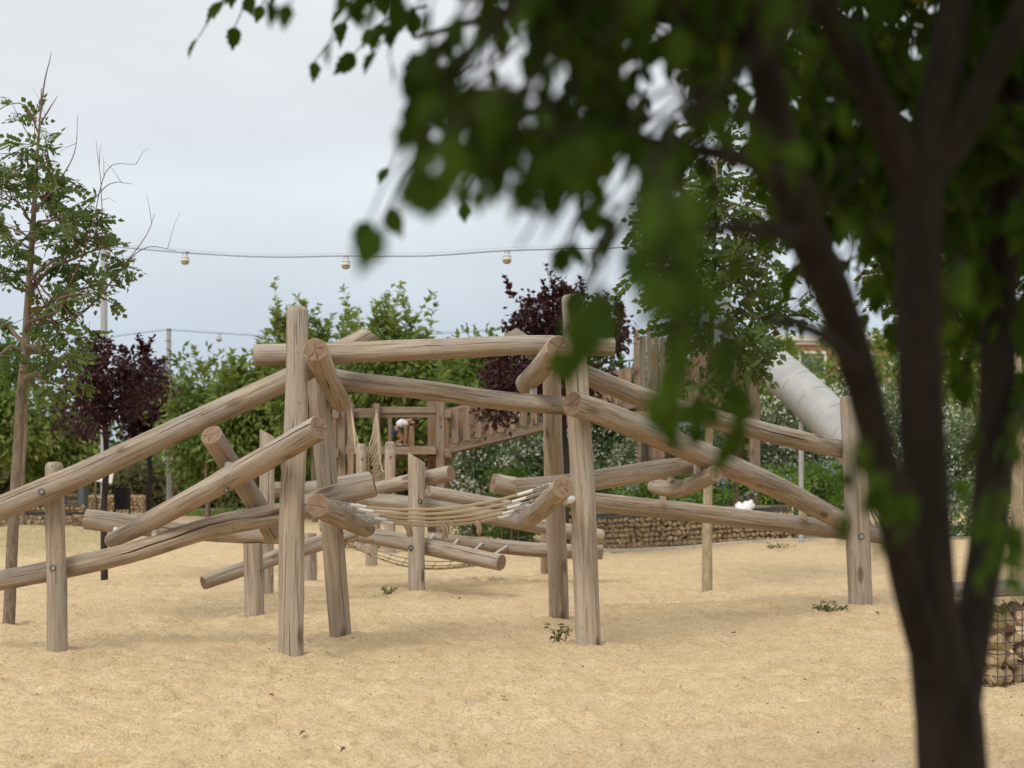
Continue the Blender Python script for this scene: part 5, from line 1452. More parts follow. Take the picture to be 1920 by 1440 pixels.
ash_tree("thin leaning tree at the left edge with bare twigs above its crown", [(16, 1185, 0), (24, 1000, 0), (33, 850, 0), (38, 750, 0), (47, 660, .05), (50, 600, .1), (56, 510, .1), (62, 420, .1), (68, 320, .1), (74, 235, .1), (78, 165, .1)], .058,
    [(.42, 120, 640, -.3, 60), (.42, -40, 600, .3, 50), (.46, 175, 560, -.5, 60), (.50, 235, 540, .2, 42), (.50, 90, 600, .8, 50), (.54, -20, 520, -.6, 60), (.56, 150, 470, .5, 64), (.58, 210, 440, -.2, 56), (.60, 40, 440, -.8, 64), (.62, -30, 420, .5, 60), (.66, 120, 400, .6, 60), (.68, 160, 400, -.6, 56), (.70, 0, 370, -.4, 60), (.72, 95, 360, .3, 56), (.76, 20, 330, .3, 44), (.80, 90, 300, -.3, 40), (.86, 60, 275, .2, 34), (.36, 75, 740, .5, 30), (.40, -60, 700, -.3, 40), (.40, 150, 700, .3, 34), (.55, 245, 455, .4, 24), (.34, 95, 720, -.4, 24)],
    13.5, 201, leaf=.155, spread=.21, bare=[(.60, [(120, 620, .2), (185, 480, .2), (190, 360, .2), (180, 265, .2)]), (.60, [(110, 560, -.2), (165, 450, -.3), (200, 320, -.4), (255, 308, -.5)]), (.72, [(110, 340, .1), (140, 285, .1), (146, 215, .1)]), (.48, [(150, 590, .3), (230, 500, .3), (275, 440, .3), (290, 400, .35)]), (.48, [(160, 580, .3), (262, 470, .35), (330, 470, .4)]), (.80, [(30, 290, 0), (-20, 290, 0)]), (.88, [(50, 200, 0), (20, 195, 0), (-15, 215, 0)]), (.92, [(84, 150, .1), (92, 118, .1), (96, 98, .1)]), (.90, [(95, 200, 0), (108, 180, 0)]), (.66, [(150, 400, .5), (205, 345, .5), (248, 345, .5)])], bark='bark', group="slender pinnate-leaved trees")

ash_tree("tree in the middle right whose pale slim trunk stands in open sand", [(1326, 1120, 0), (1326, 1000, 0), (1328, 880, 0), (1330, 760, 0), (1332, 660, 0), (1335, 560, 0), (1340, 440, 0), (1345, 340, 0), (1338, 270, 0)], .068,
    [(.50, 1420, 690, .3, 60), (.54, 1270, 640, .4, 64), (.56, 1390, 640, -.5, 64), (.60, 1460, 620, .2, 50), (.62, 1290, 560, -.6, 64), (.64, 1420, 540, .5, 64), (.66, 1230, 500, .3, 60), (.70, 1440, 480, -.3, 60), (.70, 1330, 520, -.8, 60), (.74, 1280, 450, -.3, 56), (.76, 1400, 440, .4, 56), (.80, 1460, 400, 0, 44), (.82, 1240, 420, .4, 44), (.84, 1330, 380, -.4, 50), (.88, 1390, 360, .2, 40), (.92, 1300, 320, .2, 36), (.96, 1345, 270, 0, 30), (.46, 1300, 720, -.3, 44), (.46, 1360, 740, .4, 44), (.6, 1190, 490, -.2, 34)],
    17.6, 202, leaf=.27, spread=.20, bare=[(.86, [(1210, 400, .2), (1195, 340, .2)]), (.95, [(1350, 250, 0), (1352, 215, 0)])], bark='bark_pale', group="slender pinnate-leaved trees")

ash_tree("tree at the right edge with a stout bare limb, seen between the blurred stems", [(1908, 1135, 0), (1907, 900, 0), (1906, 700, 0), (1900, 600, 0), (1890, 480, .1), (1870, 380, .1), (1850, 280, .1)], .064,
    [(.50, 1800, 560, .3, 60), (.55, 1690, 560, .2, 60), (.6, 1660, 640, .4, 50), (.6, 1760, 480, -.2, 64), (.66, 1820, 650, .5, 50), (.7, 1700, 430, .5, 60), (.74, 1960, 520, .2, 50), (.78, 1640, 540, .6, 50), (.82, 1790, 380, .3, 50), (.9, 1730, 320, .3, 50), (.95, 1880, 260, .3, 40), (.52, 1820, 720, .4, 44), (.55, 1680, 700, .6, 44), (.65, 1600, 430, .6, 40), (.85, 1600, 330, .6, 40)],
    13.0, 203, leaf=.25, spread=.19, bark='bark_pale', group="slender pinnate-leaved trees")
st = thing("leaning_branch", "stout bare leaning limb seen high between the two right blurred stems", "branch", at(1870, 640, 13.6))
m = MB(); rgx = np.random.default_rng(3); limb(m, at(1785, 548, 13.4), at(1905, 640, 13.05), .035, .05, rgx, 9, .02); m.build("limb", M['bark'], st)

# slim supporting trunks in the middle distance
for q, (x, d, y1, lab) in enumerate(((868, 33, 790, "slender dark tree trunk under the lower end of the bridge"), (1240, 34, 700, "slender trunk behind the boarded tower's wires"), (43, 30, 690, "young pale tree trunk rising from the left gabion"), (179, 50, 800, "leaning thin trunk left of the notice board"), (325, 49, 780, "pale young trunk touching the second grey pole"), (387, 43, 820, "thin trunk in the far grass strip"))):
    bg_tree(lab, x, d, [(x + 4, y1, 34, 26)], 300 + q, mat='leaf_mid', n=700, size=.16, nclump=18, spread=.25, nshoot=2, trunk_r=.045 if d > 40 else .05, name="young_tree", group="young trees of the middle distance")

# ------------------------------------------------------------------ bushes
def bush(label, x, d, blobs, seed, mat, n, size, tmpl=SIMPLE, flower=None, nf=0, fs=.07, name="bush", group=None, nclump=90, spread=.22, stems=10):
    rg = np.random.default_rng(seed); k = d / F
    o = thing(name, label, "bush", (X(x, d), d, 0), group)
    bl = [(Vector((X(a, d), d + .5 * (q % 3 - 1), Z(b, d))), (rx * k, max(.7, .8 * rx * k), ry * k)) for q, (a, b, rx, ry) in enumerate(blobs)]
    P, O, T_ = clump_points(rg, bl, n, nclump, spread, .35); keep = P[:, 2] > .02; P, O, T_ = P[keep], O[keep], T_[keep]
    foliage("foliage", o, [add_leaves(rg, P, O, T_, tmpl, size, .15)], M[mat])
    if stems:
        m = MB()
        for q in range(stems):
            c, r_ = bl[rg.integers(len(bl))]; e = np.array(tuple(c)) + rg.normal(size=3) * np.array(r_) * .4
            limb(m, (c.x + rg.normal() * .2, c.y, -.05), e, .02, .006, rg, 5, .05)
        tag(m.build("stem", M['twig'], o), kind='stuff')
    if flower:
        Q, O2, T2_ = clump_points(rg, bl, nf, nf // 9, spread * .42, .85)
        Q[:, 1] -= .15; keep = Q[:, 2] > .1; Q, O2, T2_ = Q[keep], O2[keep], T2_[keep]
        foliage("flowers" if False else "blossom", o, [add_leaves(rg, Q, O2, T2_, DIA, fs, 0, .3)], M[flower])
    return o

G1 = "white-flowering grey-green bushes"
for q, (x, y, rx, ry, lab) in enumerate(((900, 865, 70, 62, "white-flowering bush under the low end of the bridge"), (1005, 850, 75, 78, "white-flowering bush behind the middle of the sloping bridge"), (1110, 850, 80, 72, "white-flowering bush behind the tall right post"), (1215, 850, 70, 70, "white-flowering bush behind the boarded tower's lower wall"), (1310, 850, 75, 80, "white-flowering bush behind the slim pale trunk"), (1400, 835, 70, 95, "tall white-flowering bush behind the tower's legs"), (1480, 815, 75, 110, "tallest white-flowering bush behind the tube slide"), (1570, 810, 80, 120, "white-flowering bush behind the thick right post"), (1680, 800, 90, 120, "white-flowering bush seen between the left and middle blurred stems"), (1800, 830, 90, 100, "white-flowering bush seen between the middle and right blurred stems"))):
    bush(lab, x, 33 + (q % 3) * 1.1, [(x, y, rx, ry), (x + 22, y + 30, rx * .9, ry * .7), (x - 25, y + 35, rx * .8, ry * .7), (x, y + 95, rx * 1.1, 45)], 400 + q, 'leaf_grey', 7200, .105, SIMPLE, 'flower_white', 1500, .085, "flowering_bush", G1, 170, .17)
G2 = "bright green blue-flowering shrubs"
for q, (x, y, rx, ry, lab) in enumerate(((960, 915, 50, 35, "bright green shrub with blue flowers beside the orange-ended log"), (1095, 905, 40, 30, "bright blue-flowering shrub between the tall right posts"), (1215, 915, 52, 32, "bright blue-flowering shrub under the short bent log"), (1310, 915, 55, 38, "bright blue-flowering shrub beside the pale trunk"), (1440, 910, 60, 38, "bright blue-flowering shrub right of the white bag"), (1535, 905, 55, 50, "bright blue-flowering shrub near the thick right post"), (1840, 920, 80, 50, "dark green blue-flowering shrub between the right blurred stems"))):
    bush(lab, x, 29.3 + (q % 2) * .6, [(x, y, rx, ry), (x + 18, y + 15, rx * .8, ry * .8), (x, y + 75, rx * 1.1, 42)], 420 + q, 'leaf_bright' if q < 6 else 'leaf_mid', 4200, .085, SIMPLE, 'flower_blue', 170, .065, "blue_flowering_shrub", G2, 110, .12)
G3 = "dry scrub bushes beyond the pale path"
for q, (x, y, rx, ry, d, lab) in enumerate(((-20, 890, 90, 55, 52, "scrub bush at the far left edge behind the gabions"), (70, 895, 70, 50, 53, "scrub bush behind the short left post"), (150, 890, 70, 55, 55, "scrub bush behind the tall stone block"), (255, 895, 65, 50, 54, "scrub bush behind the litter bin"), (330, 900, 60, 45, 56, "scrub bush at the foot of the second grey pole"), (410, 895, 65, 45, 57, "scrub bush behind the far grass strip"), (490, 890, 65, 55, 58, "scrub bush behind the slant-topped left post"), (585, 890, 70, 60, 52, "scrub bush behind the paired tall left posts"), (690, 900, 80, 60, 45, "scrub bush behind the climbing net"), (800, 900, 70, 60, 44, "scrub bush under the timber deck"))):
    bush(lab, x, d, [(x, y, rx, ry), (x + 20, y + 20, rx * .8, ry * .7), (x - 28, y + 18, rx * .7, ry * .7), (x, y + 50, rx * 1.1, 35)], 440 + q, ('leaf_scrub', 'leaf_mid', 'leaf_scrub')[q % 3], 4200, .20, SIMPLE, None, 0, 0, "scrub_bush", G3, 120, .30, 14)
# far tree belt that closes the view low down
rgb = np.random.default_rng(77)
bl = [(Vector((xx, 78 + rgb.uniform(-3, 3), rgb.uniform(1.0, 2.6))), (4.2, 3, rgb.uniform(2.4, 3.6))) for xx in np.arange(-46, 48, 4.2)]
P, O, T_ = clump_points(rgb, bl, 26000, 900, .6)
belt = foliage("far_woods", None, [add_leaves(rgb, P, O, T_, SIMPLE, .55, .2)], M['leaf_mid'])
tag(belt, "belt of far dark green trees low behind everything", "woods", None, 'stuff')

# ------------------------------------------------------------------ grass, tufts, weeds
def blades(name, pts, h, w, mat, rg, parent=None, lean=.35):
    n_ = len(pts); P = np.asarray(pts); hh = h * rg.uniform(.5, 1.4, n_); dv = unit(np.array((0, 0, 1)) + rg.normal(size=(n_, 3)) * np.array((lean, lean, .05)))
    T_ = (np.array([(-.5, 0, 0), (.5, 0, 0), (.3, .55, 0), (-.3, .55, 0), (0, 1, -.25)]), None)
    s_ = unit(np.cross(dv, rg.normal(size=(n_, 3)))); n2 = np.cross(s_, dv); t = T_[0]
    V = P[:, None, :] + (t[None, :, 0, None] * w) * s_[:, None, :] + hh[:, None, None] * (t[None, :, 1, None] * dv[:, None, :] + t[None, :, 2, None] * n2[:, None, :])
    k = np.arange(n_) * 5; f4 = np.stack([k, k + 1, k + 2, k + 3], -1); f3 = np.stack([k + 3, k + 2, k + 4], -1)
    V = V.reshape(-1, 3) - np.array(tuple(off_of(parent)))
    return link(name, np_mesh(name, V, [f4, f3], M[mat], False, attrs={"tint": np.repeat(rg.random(n_), 5)}), parent)
rgg = np.random.default_rng(9)
pts = [(X(x, d), d, 0.0) for x, d in zip(rgg.uniform(330, 720, 5000), rgg.uniform(46, 52, 5000))]
tag(blades("grass", pts, .16, .03, 'grass', rgg), "strip of green grass beyond the sand behind the left logs", "grass", None, 'stuff')
pts = []
while len(pts) < 1500:
    a, b = rgg.normal(-9.2, 1.5), rgg.normal(26.6, 1.4)
    pts.append((a, b, gz(a, b)))
tag(blades("grass", pts, .035, .008, 'grass', rgg), "thin dry grass on the low sand mound at the left", "grass", None, 'stuff')
for q, (x, d, lab) in enumerate(((68, 36.5, "spiky green plant behind the left gabion, left of the short post"), (432, 45, "tuft of spiky green blades in the far grass strip"))):
    o = thing("spiky_plant", lab, "plant", (X(x, d), d, .0)); n_ = 46
    p_ = [(X(x, d) + rgg.normal() * .25, d + rgg.normal() * .2, .0 if d > 40 else .3) for _ in range(n_)]
    blades("leaf_tuft", p_, .62, .045, 'grass', rgg, o, .30)
def weed(label, x, y, d, h, seed, spread=.14, n_=7):
    rg = np.random.default_rng(seed); g = gx_(X(x, d), d) - .01; o = thing("weed", label, "plant", (X(x, d), d, g)); m = MB(); B = []
    for q in range(n_):
        b = np.array((X(x, d) + rg.normal() * spread * .4, d + rg.normal() * spread * .4, g)); e = b + np.array((rg.normal() * spread, rg.normal() * spread, h * rg.uniform(.4, 1.1)))
        m.tube([b, (b + e) / 2 + rg.normal(size=3) * .01, e], [.003, .0025, .0015], 5)
        k = 8; t = rg.uniform(.2, 1, k); B.append(scatter(SIMPLE, b + np.outer(t, e - b), unit(rg.normal(size=(k, 3)) * np.array((1, 1, .4))), unit(np.array((0, 0, 1)) + rg.normal(size=(k, 3)) * .3), .055 * rg.uniform(.6, 1.2, k), rg.random(k), rg))
    m.build("stem", M['twig'], o); foliage("foliage", o, B, M['leaf_ash'])
weed("weed with small leaves growing at the foot of the tall right front post", 1056, 1185, 12.0, .26, 1, .10)
weed("small dark green weed against the foot of the thick right post", 1572, 1135, 14.9, .14, 2, .12, 8)
weed("sparse seedling a little left of the thick right post", 1532, 1130, 15.1, .08, 3, .08, 5)
weed("tiny weed in the sand left of the central slant-topped post", 728, 1108, 16.8, .10, 4, .08, 6)
weed("low weed patch on the sand in front of the long gabion", 1452, 1030, 26.2, .10, 5, .22, 10)

# litter on the sand: a few leaves one can tell apart, the crumbs as stuff
LM = []
for q in range(4):
    V, f = leaf_toothed(40 + q); V = V * np.array((1, 1, 1.8)); LM.append((V, f))
M['dry_leaf'] = mat_plain("dry_brown_leaf", (.12, .065, .035), .8, 0, .3, 40); M['red_bit'] = mat_plain("orange_red_leaf", (.40, .085, .03), .7, 0, .15, 40)
def fallen(label, x, y, s_, mat, seed, tilt=.3):
    rg = random.Random(seed); d = 3867 / (y - 885); V, f = LM[seed % 4]
    me = np_mesh("fallen_leaf", V * s_, [f], M[mat], False)
    o = link("fallen_leaf", me); o.location = (X(x, d), d, gx_(X(x, d), d) + .022); o.rotation_euler = (rg.uniform(-tilt, tilt), rg.uniform(-tilt, tilt), rg.uniform(0, 6.28))
    tag(o, label, "leaf", "fallen leaves on the sand")
fallen("orange-red leaf scrap sticking up from the sand left of the front post", 504, 1298, .06, 'red_bit', 1, 1.0)
fallen("dark curled leaf on the sand below the rope bridge", 945, 1311, .055, 'dry_leaf', 2)
fallen("brown leaf on the sand below the front post", 574, 1386, .05, 'dry_leaf', 3)
fallen("dark leaf near the bottom edge below the orange scrap", 648, 1408, .04, 'dry_leaf', 4)
fallen("brown leaf at the bottom left corner of the sand", 200, 1420, .05, 'dry_leaf', 5)
fallen("small dark leaf right of the orange scrap", 696, 1306, .03, 'dry_leaf', 6)
fallen("dark leaf left of the front post's foot", 502, 1222, .035, 'dry_leaf', 7)
fallen("dark leaf on the sand between the two front posts", 865, 1126, .05, 'dry_leaf', 8)
fallen("dark leaf on the sand right of the tall right post", 1380, 1190, .06, 'dry_leaf', 9)
fallen("thin brown leaf on the sand below the thick right post", 1640, 1155, .07, 'dry_leaf', 10)
rl = np.random.default_rng(31); n_ = 1500
dd = rl.uniform(7, 24, n_); xx = rl.uniform(-1, 1, n_) * .40 * dd; zz = np.array([gx_(a_, b_) for a_, b_ in zip(xx, dd)]) + .004
V, f, a = scatter(DIA, np.stack([xx, dd, zz], -1), unit(rl.normal(size=(n_, 3)) * np.array((1, 1, .15))), unit(np.array((0, 0, 1)) + rl.normal(size=(n_, 3)) * .4), rl.uniform(.006, .024, n_) * (1 + .2 * (rl.random(n_) > .93)), rl.random(n_), rl)
lt = link("plant_litter", np_mesh("plant_litter", V, [f], M['dry_leaf'], False)); tag(lt, "scattered dark crumbs of dry leaf on the sand", "litter", None, 'stuff')
n_ = 1500; dd = rl.uniform(6.8, 16, n_); xx = rl.uniform(-1, 1, n_) * .40 * dd; zz = np.array([gx_(a_, b_) for a_, b_ in zip(xx, dd)]) + .002
V, f, a = scatter((np.array([(-.5, 0, 0), (0, -.4, .1), (.5, .1, 0), (0, .5, .05), (0, 0, .45)]), np.array([(0, 1, 4), (1, 2, 4), (2, 3, 4), (3, 0, 4)])), np.stack([xx, dd, zz], -1), unit(rl.normal(size=(n_, 3)) * np.array((1, 1, .02))), np.tile((0, 0, 1.0), (n_, 1)), rl.uniform(.005, .017, n_), rl.random(n_), rl)
lt = link("pebbles", np_mesh("pebbles", V, [f], mat_plain("pale_grit", (.60, .50, .36), .9, 0, .3, 90), False)); tag(lt, "pale grit and tiny pebbles lying on the sand", "pebbles", None, 'stuff')
FD = .85
_at0 = at
def at(x, y, d): return _at0(x, y, d * FD if 1.85 < d < 2.96 else d)
# ------------------------------------------------------------------ the near, out-of-focus tree at the right
fg = thing("maple_tree", "dark multi-stemmed leafy tree close up at the right, out of focus", "tree", (X(1785, 2.21), 2.21, 0))
rgf = np.random.default_rng(11)
tr = MB()
tr.tube([(X(1790, 2.227), 2.227, -.1), at(1788, 1900, 2.62), at(1785, 1440, 2.6), at(1772, 1290, 2.6)], [.072, .063, .054, .051], 16, step=.05)
tr.tube([at(1772, 1320, 2.6), at(1748, 1150, 2.6), at(1737, 950, 2.6), at(1727, 750, 2.6), at(1723, 560, 2.6), at(1722, 400, 2.6), at(1722, 320, 2.6)], [.048, .040, .0357, .035, .035, .0365, .039], 16, step=.05)
for pts, rr in (([(1718, 360, 2.6), (1670, 250, 2.58), (1600, 110, 2.55), (1540, 0, 2.5), (1480, -160, 2.4)], [.040, .033, .027, .024, .018]),
                ([(1726, 360, 2.6), (1752, 220, 2.62), (1780, 90, 2.66), (1792, -80, 2.7), (1800, -300, 2.75)], [.040, .038, .034, .030, .022]),
                ([(1735, 340, 2.6), (1800, 250, 2.6), (1860, 130, 2.6), (1925, 10, 2.6), (2010, -120, 2.6)], [.034, .032, .028, .026, .02]),
                # left stem
                ([(1750, 1260, 2.58), (1700, 1090, 2.52), (1668, 930, 2.45), (1635, 790, 2.4), (1600, 660, 2.36), (1560, 545, 2.32), (1512, 440, 2.28), (1478, 340, 2.26), (1450, 220, 2.24), (1430, 90, 2.2), (1405, -80, 2.15)], [.034, .029, .027, .028, .031, .034, .033, .031, .027, .024, .02]),
                # right stem
                ([(1796, 1350, 2.66), (1822, 1190, 2.72), (1846, 1040, 2.78), (1862, 880, 2.82), (1870, 720, 2.85), (1876, 540, 2.88), (1884, 360, 2.9), (1900, 180, 2.92), (1925, 0, 2.95), (1950, -200, 2.95)], [.040, .036, .034, .036, .037, .035, .032, .030, .028, .024]),
                # side limbs
                ([(1606, 690, 2.36), (1560, 640, 2.2), (1500, 610, 2.0), (1440, 600, 1.9)], [.016, .012, .009, .006]),
                ([(1478, 340, 2.26), (1400, 300, 2.1), (1300, 280, 1.95), (1180, 260, 1.8), (1020, 250, 1.7)], [.018, .014, .011, .009, .006]),
                ([(1430, 90, 2.2), (1300, 40, 2.3), (1120, 20, 2.5), (940, 30, 2.8), (780, 70, 3.1)], [.020, .016, .012, .009, .005]),
                ([(1405, -80, 2.15), (1200, -170, 2.3), (950, -200, 2.7), (700, -150, 3.1), (480, -60, 3.35)], [.018, .014, .011, .008, .005]),
                ([(1512, 440, 2.28), (1420, 430, 2.1), (1310, 430, 1.9), (1230, 470, 1.75)], [.015, .011, .008, .005])):
    tr.tube([at(*p) for p in pts], [q * FD for q in rr], 12, step=.05)
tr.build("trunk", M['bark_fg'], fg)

# pinnate sprays: (base px, py, d, tip px, py, d, leaflets, leaflet length)
LV, LF = [], []
TM = [leaf_toothed(q) for q in range(5)]
tw_ = MB(); leaves = []      # (pos, dir, nrm, size, tint, template)
LIMBS = [[(1405, -80), (1430, 90), (1450, 220), (1478, 340), (1512, 440), (1560, 545), (1600, 660), (1635, 790)], [(1722, 320), (1723, 560), (1727, 750)]]
def clear_of_limbs(p, d_max=2.0, w=62):
    if not .4 < p[1] < d_max: return True
    x, y = 960 + p[0] / p[1] * F, YH - (p[2] - EYE) / p[1] * F
    for L_ in LIMBS:
        for (xa, ya), (xb, yb) in zip(L_, L_[1:]):
            if ya <= y <= yb and abs(x - (xa + (xb - xa) * (y - ya) / (yb - ya))) < w: return False
    return True
def spray(a, b, n_, size, seed, twig=True):
    if not (clear_of_limbs(a) and clear_of_limbs(b)) and seed % 7: return
    r_ = np.random.default_rng(seed); a, b = np.array(tuple(a)), np.array(tuple(b)); L = np.linalg.norm(b - a)
    mid = (a + b) / 2 + np.array((0, 0, .16 * L)); C_, _ = catmull([a, mid, b], L / 6)
    if twig: tw_.tube(C_, list(np.linspace(.0035, .0015, len(C_))), 4)
    ax_ = unit(b - a); side = unit(np.cross(ax_, (r_.normal() * .5, r_.normal() * .5, 1))); ct = r_.random()
    for q in range(n_):
        f = .25 + .75 * (q // 2 * 2 + 1) / n_ if q < n_ - 1 else 1.0
        k = min(len(C_) - 1, int(min(1, f) * (len(C_) - 1))); p = C_[k]; sg = 1 if q % 2 else -1
        d = ax_ * .55 + side * sg * (.75 if q < n_ - 1 else 0) + np.array((0, 0, -.65)) + r_.normal(size=3) * .22
        leaves.append((p, d, unit(np.cross(d, ax_) * sg + np.array((0, -.4, .5)) + r_.normal(size=3) * .5), size * r_.uniform(.75, 1.2), float(np.clip(ct * .5 + r_.random() * .5, 0, 1)), int(r_.integers(5))))
# hand-placed sprays along the open edge of the canopy
HS = [((500, -60, 4.0), (372, 70, 4.0), 7, .066), ((520, -70, 4.05), (440, 50, 4.05), 7, .066), ((560, -80, 4.0), (490, 10, 4.0), 5, .068),
      ((760, -20, 3.6), (590, 115, 3.6), 7, .062), ((780, 20, 3.5), (665, 100, 3.5), 7, .064), ((800, 10, 3.3), (705, 95, 3.3), 7, .064), ((740, -60, 3.6), (650, 10, 3.6), 6, .060),
      ((860, 60, 2.5), (780, 150, 2.5), 7, .058), ((880, 90, 2.4), (800, 190, 2.4), 7, .06),
      ((1000, 170, 1.55), (715, 425, 1.5), 7, .050), ((960, 150, 1.6), (800, 290, 1.6), 7, .056), ((1000, 220, 1.6), (840, 320, 1.6), 7, .055),
      ((1050, 180, 1.6), (905, 350, 1.55), 7, .046), ((1080, 230, 1.6), (985, 360, 1.6), 7, .055), ((1100, 240, 1.55), (1040, 330, 1.55), 7, .055),
      ((1130, 250, 2.2), (1075, 470, 2.2), 5, .042), ((1160, 380, 2.3), (1120, 460, 2.3), 4, .04),
      ((1220, 300, 1.35), (1215, 460, 1.3), 7, .052), ((1260, 330, 1.3), (1250, 520, 1.25), 7, .052), ((1285, 420, 1.3), (1265, 610, 1.25), 7, .052), ((1265, 500, 1.3), (1245, 670, 1.25), 6, .050),
      ((1310, 520, 1.35), (1320, 640, 1.3), 6, .046), ((1280, 600, 1.35), (1255, 760, 1.4), 5, .044), ((880, 90, 1.9), (790, 230, 1.9), 7, .052), ((930, 200, 1.8), (880, 330, 1.8), 7, .052), ((1000, 150, 1.9), (930, 290, 1.9), 8, .052), ((1070, 160, 1.8), (1010, 310, 1.8), 8, .052), ((1150, 160, 1.8), (1130, 270, 1.8), 7, .052), ((820, 60, 2.2), (765, 190, 2.2), 7, .055), ((1340, 560, 1.5), (1380, 720, 1.5), 6, .048),
      ((1130, 540, 1.5), (1075, 650, 1.45), 4, .050), ((1150, 560, 1.4), (1110, 610, 1.4), 3, .052), ((1240, 700, 1.6), (1250, 800, 1.6), 3, .045), ((1330, 740, 1.7), (1310, 790, 1.7), 3, .045),
      ((1420, 770, 2.0), (1360, 860, 2.0), 3, .04), ((1620, 800, 2.2), (1590, 960, 2.2), 7, .05), ((1660, 860, 2.3), (1640, 1010, 2.3), 7, .05), ((1640, 720, 2.3), (1610, 850, 2.3), 6, .05),
      ((1880, 900, 2.6), (1840, 1060, 2.5), 8, .055), ((1900, 960, 2.5), (1880, 1120, 2.4), 8, .06), ((1850, 780, 2.7), (1800, 900, 2.7), 7, .052), ((1910, 760, 2.5), (1900, 900, 2.4), 7, .06),
      ((1800, 480, 2.4), (1790, 600, 2.3), 7, .055), ((1700, 900, 2.4), (1690, 980, 2.4), 5, .05)]
for q, (a, b, n_, s_) in enumerate(HS):
    k = .62 if a[0] > 1550 and a[1] > 400 else .72 if a[2] < 1.45 else .85 if a[2] < 1.7 else 1.0
    spray(at(a[0], a[1], a[2] * k), at(b[0], b[1], b[2] * k), n_, s_ * k, 900 + q)
# single leaves hanging clear of the crown: (px, py of the middle, length in px, direction of the tip in degrees)
for q, (x, y, ln, an) in enumerate(((680, 447, 62, 252), (741, 418, 54, 292), (781, 372, 100, 302), (850, 308, 112, 288), (806, 215, 66, 300), (905, 240, 90, 280), (1109, 412, 52, 95), (1047, 492, 50, 228), (1083, 480, 52, 315), (1133, 592, 112, 290), (1092, 636, 104, 296), (1052, 690, 72, 290), (1252, 800, 92, 292), (1312, 778, 84, 278), (930, 345, 92, 270), (985, 372, 84, 302), (1042, 330, 96, 312), (800, 292, 64, 262), (870, 400, 40, 275), (1360, 850, 80, 265), (718, 330, 40, 240), (760, 255, 70, 240), (1075, 570, 50, 240), (960, 300, 80, 292))):
    d = .056 * F / ln * (.85 if ln > 70 else .9); L_ = ln * d / F; rq = np.random.default_rng(700 + q)
    dv = np.array((math.cos(R(an)), rq.normal() * .25, math.sin(R(an)))); mid_ = np.array(tuple(at(x, y, d))); base_ = mid_ - unit(dv) * L_ * .5
    leaves.append((base_, dv, unit(np.array((rq.normal() * .5, -1, .3))), L_, float(rq.uniform(.3, 1)), int(rq.integers(5))))
    tw_.tube([base_, base_ + np.array((.02, .01, .05)), base_ + np.array((.09, .03, .16)), base_ + np.array((.20, .05, .26))], [.0012, .0015, .002, .0025], 4)
# the dense crown
def inside(x, y, poly):
    c = False
    for k in range(len(poly)):
        (x0, y0), (x1, y1) = poly[k], poly[k - 1]
        if (y0 > y) != (y1 > y) and x < (x1 - x0) * (y - y0) / (y1 - y0) + x0: c = not c
    return c
DENSE = [(890, -420), (880, -180), (900, -90), (960, -20), (1000, 20), (1060, 20), (1120, 20), (1190, 70), (1220, 240), (1255, 310), (1285, 290), (1310, 100), (1340, 20), (1360, -420)]
DARK = [(1400, -420), (1380, 120), (1450, 210), (1520, 400), (1560, 360), (1700, 400), (1800, 420), (2150, 460), (2250, -420)]
LOOSE = [(1380, 180), (1400, 260), (1480, 440), (1560, 540), (1640, 520), (1700, 560), (1800, 600), (1930, 700), (2100, 720), (2100, 180)]
HIGH = [(500, -500), (560, -90), (830, -40), (900, -500)]
def fill(poly, n_, d0, d1, size, seed, thr=-.28):
    r_ = np.random.default_rng(seed); k = 0; xs = [p[0] for p in poly]; ysx = [p[1] for p in poly]
    while k < n_:
        x, y = r_.uniform(min(xs), max(xs)), r_.uniform(min(ysx), max(ysx))
        if not inside(x, y, poly): continue
        d = d0 + (d1 - d0) * r_.random() ** 1.2
        if mnoise.noise(Vector((x / 130, y / 130, d * 1.2 + seed))) < thr: k += .08; continue
        a = at(x, y, d); b = a + Vector((r_.normal() * .09, r_.normal() * .09, -.10 - .08 * r_.random())); spray(a, b, 7, size * r_.uniform(.85, 1.15), seed * 1000 + int(k * 7)); k += 1
fill(DENSE, 225, 1.4, 3.6, .046, 21, -.12)
fill(DARK, 560, 2.75, 5.0, .072, 25)
fill(LOOSE, 150, 2.75, 4.4, .062, 22)
fill(HIGH, 30, 2.6, 3.6, .058, 23)
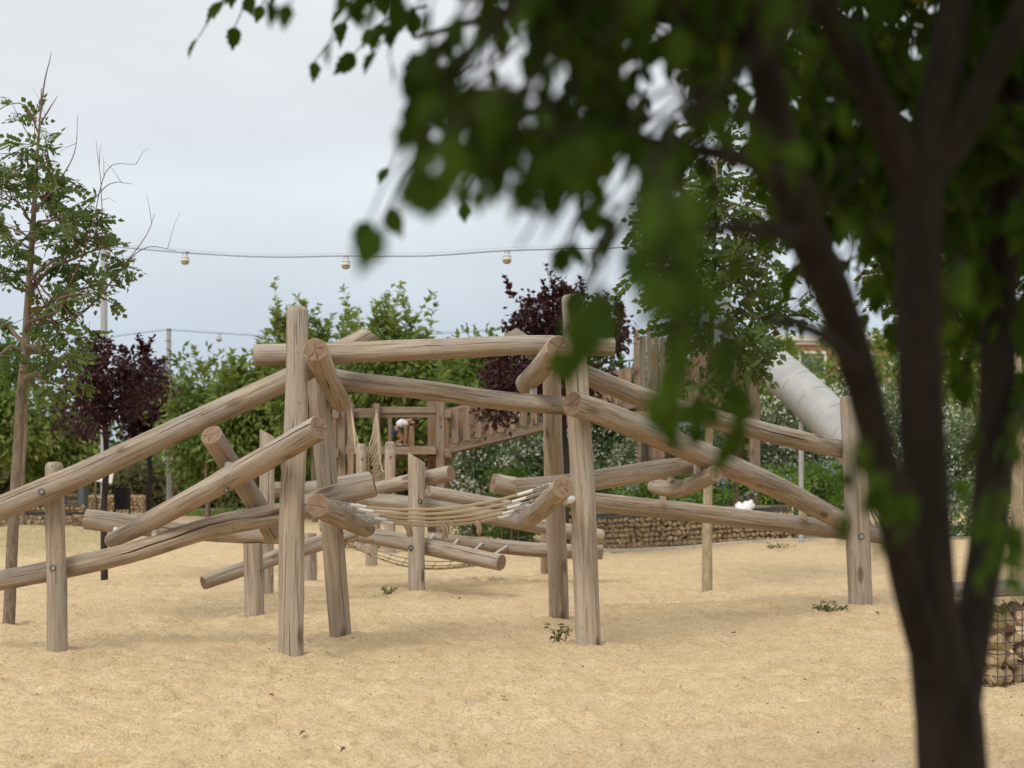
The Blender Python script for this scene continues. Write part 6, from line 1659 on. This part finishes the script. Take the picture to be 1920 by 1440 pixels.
# crown above and round the camera, outside the picture, leaves oversized to deepen its shade
r_ = np.random.default_rng(24); k = 0
while k < 900:
    v = unit(r_.normal(size=3)) * r_.random() ** .4
    p = np.array((.55, 2.3, 3.55)) + v * np.array((2.6, 2.5, 1.55))
    if p[1] > .3 and abs(p[0]) < .40 * p[1] + .1 and p[2] < EYE + .36 * p[1] + .15: continue
    if p[2] < 2.15: continue
    a = Vector(p); spray(a, a + Vector((r_.normal() * .1, r_.normal() * .1, -.14)), 7, .12, 50000 + k, False); k += 1
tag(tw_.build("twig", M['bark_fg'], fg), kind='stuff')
# no leaf hangs in front of the right-hand lantern of the upper cable
def in_front(l):
    p = l[0] + unit(l[1]) * l[3] * .5
    return .4 < p[1] < 6 and math.hypot(960 + p[0] / p[1] * F - 951, YH - (p[2] - EYE) / p[1] * F - 485) < 26 + .75 * l[3] * F / p[1]
leaves = [l for l in leaves if not in_front(l)]
# the leaves that show largest are parts of their own, the others one mass
def pxsize(l):
    p = l[0]; d = p[1]
    if d < .3: return 0
    x, y = 960 + p[0] / d * F, YH - (p[2] - EYE) / d * F
    if not (-20 < x < 1940 and -20 < y < 1460): return 0
    return l[3] * F / d * (1.35 if (x < 1150 or y > 480) else 1)
order = sorted(range(len(leaves)), key=lambda q: -pxsize(leaves[q]))
own = order[:300]; rest = order[300:]
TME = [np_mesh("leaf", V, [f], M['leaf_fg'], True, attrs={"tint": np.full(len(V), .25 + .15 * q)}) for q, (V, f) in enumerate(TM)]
for q in own:
    p, d, nr_, s_, ti, tm = leaves[q]
    d = unit(d); sx = np.cross(d, nr_); sx = unit(sx); n2 = np.cross(sx, d)
    o = link("leaf", TME[tm], fg)
    o.matrix_local = Matrix(((sx[0] * s_, d[0] * s_, n2[0] * s_, p[0] - OFF[fg.name].x), (sx[1] * s_, d[1] * s_, n2[1] * s_, p[1] - OFF[fg.name].y), (sx[2] * s_, d[2] * s_, n2[2] * s_, p[2] - OFF[fg.name].z), (0, 0, 0, 1)))
B = []
for tm in range(5):
    L_ = [leaves[q] for q in rest if leaves[q][5] == tm]
    B.append(scatter(TM[tm], np.array([l[0] for l in L_]), np.array([l[1] for l in L_]), np.array([l[2] for l in L_]), np.array([l[3] for l in L_]), np.array([l[4] for l in L_]), rgf))
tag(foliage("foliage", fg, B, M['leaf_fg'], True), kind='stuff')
print("leaves", len(leaves), "tris", sum(len(me.polygons) for me in bpy.data.meshes))
